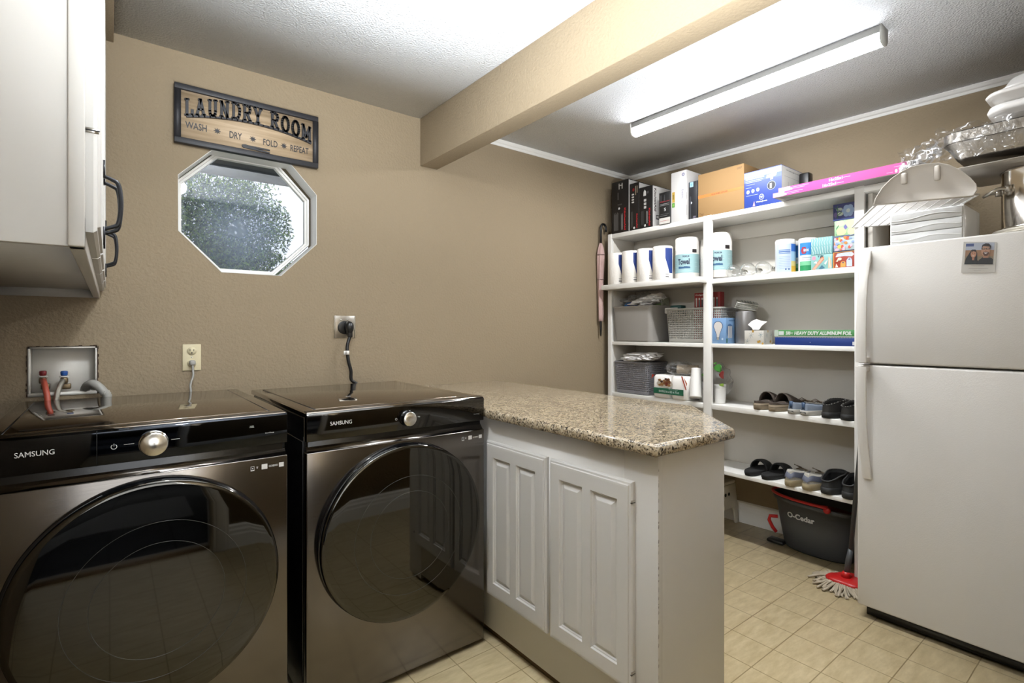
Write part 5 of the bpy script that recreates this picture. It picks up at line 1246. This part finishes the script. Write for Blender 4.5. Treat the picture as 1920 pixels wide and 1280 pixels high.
# slides
def slide(label, px_, rz, y_off=0):
    T = thing('slide_sandal', label, 'sandal', (2.876, AX(px_, 880, 2.89).y+y_off, z5), rz, 'black slide sandals')
    F_ = foot_outline(.27, .100); bk = flat('1d1d1d', .8); b = MB()
    sc = lambda k, zz: [Vector((.135+(x-.135)*k, y*k, zz+.008*(1-x/.27))) for x, y in F_]
    b.rings([[Vector((v.x, v.y, .0005)) for v in sc(.95, 0)], sc(1, .006), sc(1.01, .016), sc(.98, .022), sc(.90, .018)], bk); b.build('footbed', T, local=True)
    b = MB(); R = []
    for k in range(13):
        a = PI*k/12; R.append([Vector((x, -.050*math.cos(a)*(1 if .15 < k/12 < .85 else 1.02), .012+h_*math.sin(a)**.8)) for x, h_ in ((.125, .062), (.14, .066), (.185, .060), (.205, .052))])
    b.rings(R, bk, closed=False, cap0=False, cap1=False); o = b.build('strap', T, local=True, ang=70); sm = o.modifiers.new('thickness', 'SOLIDIFY'); sm.thickness = .006
slide('left black slide sandal on the lowest shelf', 1403, -.02); slide('right black slide sandal, beside the white running shoes', 1434, -.14)
# white running shoes
for i, (px_, lb) in enumerate(((1481, 'left worn white and grey running shoe on the lowest shelf'), (1513, 'right worn white and grey running shoe, beside the black clogs'))):
    T, *_ = shoe('running_shoe', lb, 'run', 2.860, at_shelf(px_, 0), z5, -.10-.08*i, .285, .104, mat('worn_white_mesh_%d' % i, 'aaa69c', .9, bump=.6, bscale=350), 'a89876', '57504a', .034, .092, .060, (.04, .46), .55, 'white running shoes')
    b = MB(); F_ = foot_outline(.285, .104)
    R = []
    for zz, k in ((.046, 1.0), (.060, .985), (.072, .93)):
        R.append([Vector((.1425+(x-.1425)*k-.002, y*k, zz+.006*math.sin(y*180))) for x, y in F_ if x < .13][:])
    pts = [[p for p in sorted(r, key=lambda v: math.atan2(v.y, -(v.x-.13)))] for r in R]
    b.rings(pts, flat('6f7486'), closed=False, cap0=False, cap1=False); o = b.build('heel_counter', T, local=True, ang=80)
    b = MB()
    for k in range(5): b.tube([(.130+.018*k, -.026, .070-.006*k), (.134+.018*k, 0, .082-.007*k), (.130+.018*k, .026, .070-.006*k)], .0028, flat('8a7a62'), 6)
    b.tube([(.13, 0, .08), (.10, .02, .100), (.07, .005, .107), (.11, -.012, .09), (.14, .004, .082)], .0022, flat('6a5a44'), 6)
    b.build('laces', T, local=True)
# black clogs
for i, (px_, lb) in enumerate(((1548, 'left black rubber clog on the lowest shelf'), (1588, 'right black rubber clog partly hidden behind the refrigerator'))):
    T, F_, O_, tp = shoe('rubber_clog', lb, 'clog', 2.866, at_shelf(px_, 0), z5, -.20, .278, .112, '2c2c2c', '2a2a29', '131313', .034, .062, .080, (.02, .56), .78, 'black rubber clogs', topf=lambda t: .062+.040*math.sin(min(1, t/.56)*PI/2)-.045*max(0, (t-.56)/.44))
    b = MB()
    pts = [Vector((x, y*1.02, tp(x)+.002)) for x, y in O_]; b.tube(pts, .004, flat('323232', .6), 8, close=True)
    b.build('collar', T, local=True)
    b = MB()
    for (u, v) in ((.17, .02), (.17, -.02), (.20, .0), (.205, .028), (.205, -.028), (.23, .012), (.23, -.012)): b.disc((u, v, tp(u)*1.0+.001), .006, (0.3, 0, 1), flat('0c0c0c'), 10)
    for s_ in (-1, 1): b.lathe((.150, s_*.050, .066), [(.009, -.002), (.009, .002)], flat('6a6a6a'), 12, 'y')
    b.build('vent_holes', T, local=True)

# ================================================================= UMBRELLA
ux, uy = 2.838, 2.588
T = thing('folded_umbrella', 'folded pink umbrella with a black hooked handle hanging at the left end of the shelving', 'umbrella', (ux, uy, 1.21))
pk = mat('pink_umbrella_fabric', 'b79a95', .7, bump=.6, bscale=90)
b = MB(); R = []
for i in range(22):
    t = i/21; z = 1.89-.575*t; r_ = .0262*(math.sin(min(1, t*4.5+.15)*PI/2))*(1-.42*t)
    R.append([Vector((ux+(r_*1.15)*(1+.16*math.sin(5*a+t*5))*math.cos(a), uy+r_*.95*(1+.16*math.sin(5*a+t*5))*math.sin(a), z)) for a in [2*PI*k/30 for k in range(30)]])
b.rings(R, pk); b.build('canopy', T, ang=60)
b = MB(); b.lathe((ux, uy, 0), [(.0075, 1.318), (.0085, 1.30), (.008, 1.25), (.0055, 1.215), (.002, 1.205)], M['black'], 14); b.build('tip', T)
hk = [Vector((ux, uy, 1.885)), Vector((ux, uy, 1.99))]+[Vector((ux+.028-.028*math.cos(a), uy, 1.995+.033*math.sin(a))) for a in [PI*i/10 for i in range(1, 11)]]+[Vector((ux+.056, uy, 1.975))]
b = MB(); b.tube(hk, .0085, M['black'], 12); b.build('handle', T)
b = MB()
for z, r_ in ((1.80, .027), (1.62, .024)): b.tube([(ux+r_*1.12*math.cos(a), uy+r_*.95*math.sin(a), z) for a in [2*PI*k/24 for k in range(24)]], .003, flat('9a7f7c'), 6, close=True)
b.build('strap', T)

# ================================================================= STEP STOOL
T = thing('step_stool', 'white plastic folding step stool standing under the lowest shelf', 'stool', (3.10, 1.86, 0))
ws = mat('white_stool_plastic', 'cfcabd', .5); b = MB()
b.box((3.00, 1.755, .262), (3.20, 2.02, .282), ws, bev=.006)
for k in range(3): b.box((3.05+.04*k, 1.80, .282), (3.065+.04*k, 1.97, .2825), ws)
b.build('step', T)
for yy in (1.752, 2.005):
    b = MB()
    out_ = [(3.005, .262), (3.195, .262), (3.245, .0), (3.205, .0), (3.185, .085), (3.165, .110), (3.055, .110), (3.030, .085), (3.005, 0), (2.965, 0)]
    b.prism([(x, yy, z) for x, z in out_], (0, .016, 0), ws, bev=.003); b.build('leg_panel', T)
b = MB()
for x in (3.075, 3.115): b.lathe((x, 1.751, .205), [(.011, .003), (.011, -.0006), (.0005, -.0007)], M['darkgap'], 16, 'y')
b.build('grip_hole', T)

# ================================================================= MOP BUCKET
bx, by = 3.150, 1.235
T = thing('mop_bucket', 'dark grey oval mop bucket with a red handle under the lowest shelf', 'bucket', (bx, by, 0))
gb = mat('dark_grey_bucket', '3d3f41', .5); rd = mat('red_plastic', 'b01c1c', .35)
def oval(rx, ry, z, n_=56, egg=0): return [Vector((bx+rx*math.copysign(abs(math.cos(a))**.85, math.cos(a)), by+ry*math.copysign(abs(math.sin(a))**.9, math.sin(a)), z+.020*math.cos(a+PI)*0+egg*(math.sin(a)))) for a in [2*PI*i/n_ for i in range(n_)]]
b = MB(); b.rings([oval(.088, .172, .001), oval(.094, .180, .010), oval(.108, .205, .14), oval(.118, .226, .262, egg=.006), oval(.128, .242, .264, egg=.008), oval(.130, .244, .286, egg=.010), oval(.122, .236, .290, egg=.010), oval(.114, .226, .284, egg=.010), oval(.104, .20, .14), oval(.085, .165, .014)], gb, True, True); b.build('bucket_body', T, ang=45)
b = MB(); b.rings([oval(.104, .19, .24), oval(.100, .10, .15)], mat('dark_red_wringer', '5c1614', .5), False, True)
for v in b.bm.verts: v.co.y = v.co.y-.03
b.build('wringer', T)
b = MB(); pts = []
for i in range(21):
    a = PI*.5+PI*.62*(i/20-.5)*1.35+PI*0; pts.append(Vector((bx-.001+.136*math.cos(a+PI*.20), by+.250*math.sin(a+PI*.20), .298+.004*math.sin(a))))
b.tube(pts, [.008]*20+[.012], rd, 10)
e_ = pts[-1]; b.lathe((e_.x-.004, e_.y, e_.z-.012), [(.017, .006), (.017, -.006)], rd, 20, 'x'); b.build('handle', T)
b = MB(); b.tube([(bx-.05, by+.205, .155), (bx-.06, by+.245, .150), (bx-.058, by+.252, .125), (bx-.05, by+.235, .085), (bx-.045, by+.215, .060)], .010, rd, 8); b.build('pedal_arm', T)
b = MB(); b.box((bx-.085, by+.16, .004), (bx-.02, by+.255, .022), M['black'], bev=.006); b.build('pedal', T)
b = MB(); cu = MB(); cu.text('O-Cedar', (0, 0, 0), (1, 0, 0), (0, 1, 0), .150, .031, flat('e8e8e6'), bold=.03, lift=0)
for v in cu.bm.verts:
    u, w = v.co.x, v.co.y; z = .188+w; yy = by+.128-u; k = .108+(z-.14)/.122*.010; ky = .205+(z-.14)/.122*.021
    sn = max(-1, min(1, (yy-by)/ky)); sn = math.copysign(abs(sn)**(1/.9), sn); cs_ = math.sqrt(max(0, 1-sn*sn))**.85
    v.co = (bx-k*cs_-.0022, yy, z)
b.merge(cu.bm.copy(), flat('d8d8d6')); cu.bm.free(); b.build('bucket_lettering', T, smooth=False)

# ================================================================= MOP
mx, my = 2.835, .990
T = thing('string_mop', 'red triangular string mop leaning upright between shelving and refrigerator', 'mop', (mx, my, 0))
b = MB(); tri = [(mx+.075*math.cos(a)*(1+.16*math.cos(3*a)), my+.075*math.sin(a)*(1+.16*math.cos(3*a))) for a in [2*PI*i/36 for i in range(36)]]
b.rings([[Vector((mx+(x-mx)*k, my+(y-my)*k, z)) for x, y in tri] for k, z in ((.9, .022), (1.0, .026), (1.0, .036), (.9, .042), (.3, .046))], rd); b.lathe((mx, my, .044), [(.022, 0), (.018, .02), (.014, .028)], rd, 16); b.build('mop_plate', T)
st = mat('mop_strings', 'aca08c', .95, bump=.8, bscale=300); R_ = random.Random(11); b = MB()
for k in range(150):
    a = R_.random()*2*PI; r0 = .045+.02*R_.random(); ln_ = .055+.035*R_.random(); dx, dy = math.cos(a), math.sin(a); w = R_.uniform(-.35, .35)
    p0 = Vector((mx+dx*r0, my+dy*r0, .026)); p1 = Vector((mx+dx*(r0+ln_*.35), my+dy*(r0+ln_*.35), .022+.006*R_.random())); a2 = a+w; p2 = p1+Vector((math.cos(a2)*ln_*.4, math.sin(a2)*ln_*.4, -.012)); p3 = p2+Vector((math.cos(a2+w)*ln_*.35, math.sin(a2+w)*ln_*.35, -.003))
    p2.z = max(.007, p2.z); p3.z = .0055
    b.tube(smooth_path([p0, p1, p2, p3], 3), .0048, st, 6)
o = b.build('mop_strings', T, ang=80); o['kind'] = 'stuff'
b = MB(); b.tube([(mx, my, .050), (mx+.012, my-.008, .13), (mx+.02, my-.013, .18)], [.012, .014, .011], M['grey_pole'] if 'grey_pole' in M else gb, 12); b.tube([(mx+.02, my-.013, .17), (mx-.035, my-.118, 1.27)], .0105, gb, 12); b.build('mop_pole', T)

# ================================================================= THINGS ON THE REFRIGERATOR
FZ = FT-.008+.0005+.0085   # top of the refrigerator doors
tp_ = mat('translucent_white_plastic', 'd2d2d0', .3, spec=.5); 
ft = FT+.0008
ya, yb_ = AX(1668, 430, 2.64).y, AX(1808, 430, 2.64).y
T = thing('plastic_drawer_unit', 'translucent white plastic drawer unit standing on the refrigerator under the wire rack', 'drawers', (2.75, (ya+yb_)/2, ft))
zt = 1.742
b = MB(); b.box((2.645, yb_, ft), (2.90, ya, zt), tp_, bev=.004); b.build('body', T)
nz_ = 3; hh_ = (zt-ft-.006)/nz_
for k in range(nz_):
    b = MB(); z0 = ft+.004+k*hh_; b.box((2.638, yb_+.006, z0), (2.646, ya-.006, z0+hh_-.003), mat('milky_drawer_front_%d' % k, 'c9cac9', .25, alpha=.9), bev=.0015)
    R = []
    for i in range(25):
        t = i/24; yy = yb_+.008+(ya-yb_-.016)*t; zz = z0+hh_*(.42+.16*math.sin(t*PI*2-.6)); R.append(Vector((2.6375, yy, zz)))
    b.tube(R, .0013, tp_, 6); b.build('drawer', T)
# wire rack lying turned on the drawer unit
ra, rb, rc = Vector((2.868, .975, zt+.009)), Vector((2.418, .735, zt+.009)), Vector((2.545, .452, zt+.009))
u = (rb-ra); v = (rc-rb); T = thing('wire_rack', 'white coated wire cooling rack lying across the plastic drawer unit', 'rack', tuple((ra+rc)/2))
cw = mat('white_wire', 'd0cecb', .4); b = MB()
b.tube([ra, rb, rb+v, ra+v], .0045, cw, 8, close=True); b.build('frame', T)
b = MB()
for i in range(1, 36): t = i/36; b.tube([ra+u*t, ra+u*t+v], .0014, cw, 5)
for i in range(1, 9): t = i/9; b.tube([ra+v*t+Vector((0, 0, -.003)), rb+v*t+Vector((0, 0, -.003))], .0018, cw, 5)
b.build('wires', T)
# curved tray leaning on the rack's front edge
d = v.normalized(); up_ = (Vector((0, 0, 1))+Vector((.35, .1, 0))*.4).normalized()
T = thing('curved_plastic_tray', 'large pale grey half round plastic tray standing on its edge on the wire rack', 'tray', tuple(rb+v*.5))
prof = [(1636, 386), (1640, 374), (1652, 355), (1668, 338), (1688, 324), (1706, 315), (1728, 310), (1758, 307), (1778, 311), (1800, 321), (1818, 335), (1829, 347), (1831, 358), (1824, 369)]
def on_tray(px_, py_):   # point on the tray's own plane through rb with directions d and up_
    nrm = d.cross(up_); r = Vector(_ray(px_, py_)); o = Vector((0, 0, CH)); p0 = rb+Vector((-.0, 0, .006)); k = (p0-o).dot(nrm)/r.dot(nrm); return o+r*k
pts = [on_tray(*q) for q in prof]; nrm = d.cross(up_).normalized()
if nrm.x > 0: nrm = -nrm
cen = sum(pts, Vector())/len(pts); tm = mat('pale_grey_tray', 'b9b2a8', .5)
b = MB(); ring = lambda s_, o_: [cen+(p-cen)*s_+nrm*o_ for p in pts]
b.rings([ring(1.0, 0), ring(1.0, .012), ring(.975, .012), ring(.955, .004), ring(.5, .001)], tm, True, True); b.build('tray_shell', T, ang=30)
b = MB()
for (ua, ub) in (((1690, 326), (1702, 345)), ((1752, 312), (1764, 338))):
    p, q = on_tray(*ua), on_tray(*ub); b.box((min(p.x, q.x)-.014, min(p.y, q.y), min(p.z, q.z)), (max(p.x, q.x)+.002, max(p.y, q.y), max(p.z, q.z)), tm, bev=.006); b.build('clip', T); b = MB()
# round dish, stock pot, baking sheet, lid, foil pans, tubs
px, py = 2.885, .318
T = thing('round_plate', 'white round plate under the stock pot on the refrigerator', 'plate', (px, py, ft)); b = MB(); b.lathe((px, py, ft), [(.08, 0), (.10, .003), (.148, .022), (.150, .026), (.145, .026), (.09, .008), (.001, .007)], mat('ivory_plate', 'cdc7ba', .35), 48); b.lathe((px, py, ft+.018), [(.13, 0), (.151, .016), (.149, .019), (.09, .010), (.001, .010)], bpy.data.materials['ivory_plate'], 48); b.build('plate_stack', T)
zp = ft+.034
T = thing('stock_pot', 'large polished steel stock pot standing on the refrigerator at the right edge', 'pot', (px, py, zp))
b = MB(); R0 = .123; b.lathe((px, py, zp), [(R0-.012, 0), (R0+.004, .001), (R0+.006, .012), (R0, .016), (R0, .232), (R0+.004, .238), (R0-.002, .240), (R0-.005, .02), (.001, .018)], M['steel'], 64); b.build('pot_body', T)
b = MB(); a0 = math.radians(118)
hc = Vector((px+R0*math.cos(a0), py+R0*math.sin(a0), zp+.165)); o_ = Vector((math.cos(a0), math.sin(a0), 0)); t_ = Vector((-math.sin(a0), math.cos(a0), 0))
b.tube(smooth_path([hc-t_*.042, hc-t_*.042+o_*.030, hc-t_*.03+o_*.050-Vector((0, 0, .012)), hc+t_*.03+o_*.050-Vector((0, 0, .012)), hc+t_*.042+o_*.030, hc+t_*.042], 5), .006, M['brushed'], 10)
for s_ in (-1, 1): b.lathe(hc+t_*.042*s_+Vector((0, 0, -.0)), [(.010, -.012), (.010, .012)], M['brushed'], 12)
b.build('pot_handle', T)
zq = zp+.241
T = thing('baking_sheet', 'flat grey baking sheet lying over the stock pot', 'baking sheet', (2.86, .33, zq)); b = MB()
b.rings([[Vector((x, y, z)) for x, y in rrect(2.70+k, .06+k, 3.06-k, .552-k, .02)] for z, k in ((zq, .010), (zq+.014, 0), (zq+.018, -.004), (zq+.0165, .001), (zq+.003, .012))], mat('grey_sheet_metal', '9d978e', .35, metal=.8)); b.build('sheet', T)
zq += .019
T = thing('glass_pot_lid', 'glass pot lid with steel rim lying on the baking sheet under the foil pans', 'lid', (2.87, .27, zq)); b = MB()
b.lathe((2.87, .27, zq), [(.135, 0), (.138, .003), (.132, .012), (.09, .036), (.03, .046), (.001, .047)], mat('dark_smoky_glass', '2a2826', .08, spec=.8), 48, cap0=True); b.build('glass', T)
b = MB(); b.tube([(2.87+.137*math.cos(a), .27+.137*math.sin(a), zq+.003) for a in [2*PI*k/48 for k in range(48)]], .004, M['steel'], 8, close=True); b.build('rim', T)
# foil pans
zf = zq+.030; foil = mat('aluminium_foil', 'a9a39b', .28, metal=.95, bump=.35, bscale=60)
T = thing('foil_pan_stack', 'stack of ribbed aluminium foil pans under the white tubs', 'pan', (2.84, .34, zf)); b = MB(); x0, y0, x1, y1 = 2.66, .05, 3.02, .585
def crr(x0, y0, x1, y1, r, z, amp=0, nn=260):
    L0 = resamp(rr3(x0, y0, x1, y1, r, z, 8), nn); c = Vector(((x0+x1)/2, (y0+y1)/2, z)); return [p+(p-c).normalized()*(amp if i % 2 else 0) for i, p in enumerate(L0)]
b.rings([crr(x0+.045, y0+.045, x1-.045, y1-.045, .04, zf), crr(x0+.035, y0+.035, x1-.035, y1-.035, .045, zf+.008, .003), crr(x0+.008, y0+.008, x1-.008, y1-.008, .05, zf+.062, .003), crr(x0, y0, x1, y1, .055, zf+.064)], foil, True, False)
R = []
for k in range(10): R += [crr(x0-.003, y0-.003, x1+.003, y1+.003, .055, zf+.064+k*.0042), crr(x0+.001, y0+.001, x1-.001, y1-.001, .055, zf+.0665+k*.0042)]
b.rings(R, foil, False, False); b.rings([crr(x0+.001, y0+.001, x1-.001, y1-.001, .055, zf+.107), crr(x0+.012, y0+.012, x1-.012, y1-.012, .05, zf+.105), crr(x0+.04, y0+.04, x1-.04, y1-.04, .05, zf+.060)], foil, False, True)
b.build('foil_pans', T, ang=25)
T2 = thing('clear_wrapper', 'crumpled clear plastic wrapper around the foil pans', 'wrapper', (2.8, .5, zf)); b = MB()
def film_sheet(p0, U, V, nu, nv, amp, seed):
    R = []
    for j in range(nv+1):
        R.append([p0+U*(i/nu)+V*(j/nv)+Vector((noise.noise(Vector((i*.45+seed, j*.5, 1))), noise.noise(Vector((i*.5, j*.45+seed, 7))), noise.noise(Vector((i*.4, j*.4, seed+3)))))*amp for i in range(nu+1)])
    b.rings(R, M['film'], closed=False, cap0=False, cap1=False)
film_sheet(Vector((2.648, .60, zf-.005)), Vector((.0, -.5, 0)), Vector((-.006, .0, .125)), 36, 10, .022, 2)
film_sheet(Vector((2.66, .60, zf+.095)), Vector((0, .13, -.09)), Vector((.20, .02, .0)), 14, 12, .035, 5)
film_sheet(Vector((2.65, .60, zf+.02)), Vector((0, .13, -.03)), Vector((.02, 0, .085)), 14, 8, .03, 9)
b.build('film', T2, ang=60)
# white tubs
zt0 = zf+.109; wt = mat('white_tub_plastic', 'cfccc8', .35)
def tub(label, x0, y0, x1, y1, z, h):
    T = thing('plastic_tub', label, 'tub', ((x0+x1)/2, (y0+y1)/2, z), 0, 'white plastic tubs'); b = MB()
    b.rings([rr3(x0+.03, y0+.03, x1-.03, y1-.03, .05, z, 8), rr3(x0+.012, y0+.012, x1-.012, y1-.012, .055, z+h*.62, 8), rr3(x0, y0, x1, y1, .06, z+h*.66, 8), rr3(x0-.004, y0-.004, x1+.004, y1+.004, .06, z+h*.80, 8), rr3(x0+.002, y0+.002, x1-.002, y1-.002, .06, z+h, 8), rr3(x0+.014, y0+.014, x1-.014, y1-.014, .055, z+h*.97, 8)], wt)
    b.build('tub_body', T); return T
tub('lower white plastic tub stacked on the foil pans', 2.72, .06, 2.98, .462, zt0, .085)
tub('middle white plastic tub stacked inside the lower one', 2.715, .06, 2.985, .466, zt0+.087, .050)
T = thing('plastic_tub', 'domed white plastic tub on top of the stack beside the crown moulding', 'tub', (2.85, .25, zt0+.14), 0, 'white plastic tubs'); b = MB(); z = zt0+.138
b.rings([rr3(2.745, .08, 2.955, .425, .06, z, 8), rr3(2.735, .075, 2.965, .435, .06, z+.012, 8), rr3(2.745, .085, 2.955, .425, .06, z+.018, 8), rr3(2.755, .09, 2.945, .405, .06, z+.050, 8), rr3(2.775, .11, 2.925, .375, .05, z+.062, 8)], wt); b.build('tub_body', T)
# photograph on the freezer door
c0 = AX(1802, 511, FX-.0012); c1 = AX(1865.5, 511.5, FX-.0012); c2 = AX(1869, 453.5, FX-.0012); c3 = AX(1807, 453, FX-.0012)
T = thing('photo_magnet', 'small instant photo of two smiling people stuck on the freezer door', 'photo', tuple((c0+c2)/2))
b = MB(); b.prism([c0, c1, c2, c3], (-.0009, 0, 0), flat('d6d2ca')); b.build('photo_card', T, smooth=False)
b = MB(); f = Face(b, c0-Vector((.0010, 0, 0)), c1-c0, c3-c0)
f.q(.08, .27, .92, .95, 'b9c0d0').q(.08, .5, .92, .72, 'a07a5c').q(.08, .27, .92, .52, '8c7a60').q(.08, .84, .32, .93, '4a5a8c')
f.p([(.08, .27), (.11, .45), (.2, .62), (.27, .74), (.38, .74), (.44, .62), (.46, .40), (.60, .27)], '1d1c1c').e(.33, .60, .085, .12, 'c08a6c', 18).p([(.26, .62), (.30, .73), (.40, .72), (.43, .60), (.40, .66), (.32, .69)], '2a1f1c').e(.295, .625, .013, .010, '3a2520').e(.37, .625, .013, .010, '3a2520').p([(.285, .545), (.375, .545), (.33, .52)], 'e8dcd4').q(.30, .40, .37, .50, 'a8745c').p([(.08, .27), (.10, .40), (.30, .42), (.33, .30), (.38, .42), (.46, .27)], '24282a')
f.p([(.46, .27), (.50, .40), (.62, .50), (.86, .47), (.92, .42), (.92, .27)], '222226').q(.62, .47, .78, .56, 'b07f62').e(.68, .70, .13, .17, 'c29478', 22).p([(.55, .74), (.57, .88), (.66, .93), (.76, .92), (.83, .84), (.82, .72), (.79, .82), (.60, .84)], '2a201c').q(.565, .735, .665, .785, '1a1a1c').q(.69, .735, .79, .785, '1a1a1c').q(.66, .765, .70, .775, '1a1a1c').q(.585, .745, .65, .775, 'a88a78').q(.705, .745, .775, .775, 'a88a78').p([(.60, .61), (.66, .53), (.74, .53), (.79, .62), (.76, .66), (.62, .66)], '5a3c30').p([(.63, .635), (.75, .635), (.69, .595)], 'e8e0da').p([(.675, .74), (.695, .74), (.71, .665), (.66, .665)], 'b5826a')
f.q(.30, .215, .68, .225, 'a8a49c').q(.22, .135, .80, .146, 'a09c94').q(.38, .06, .60, .069, 'a8a49c')
b.build('photo_print', T, smooth=False)
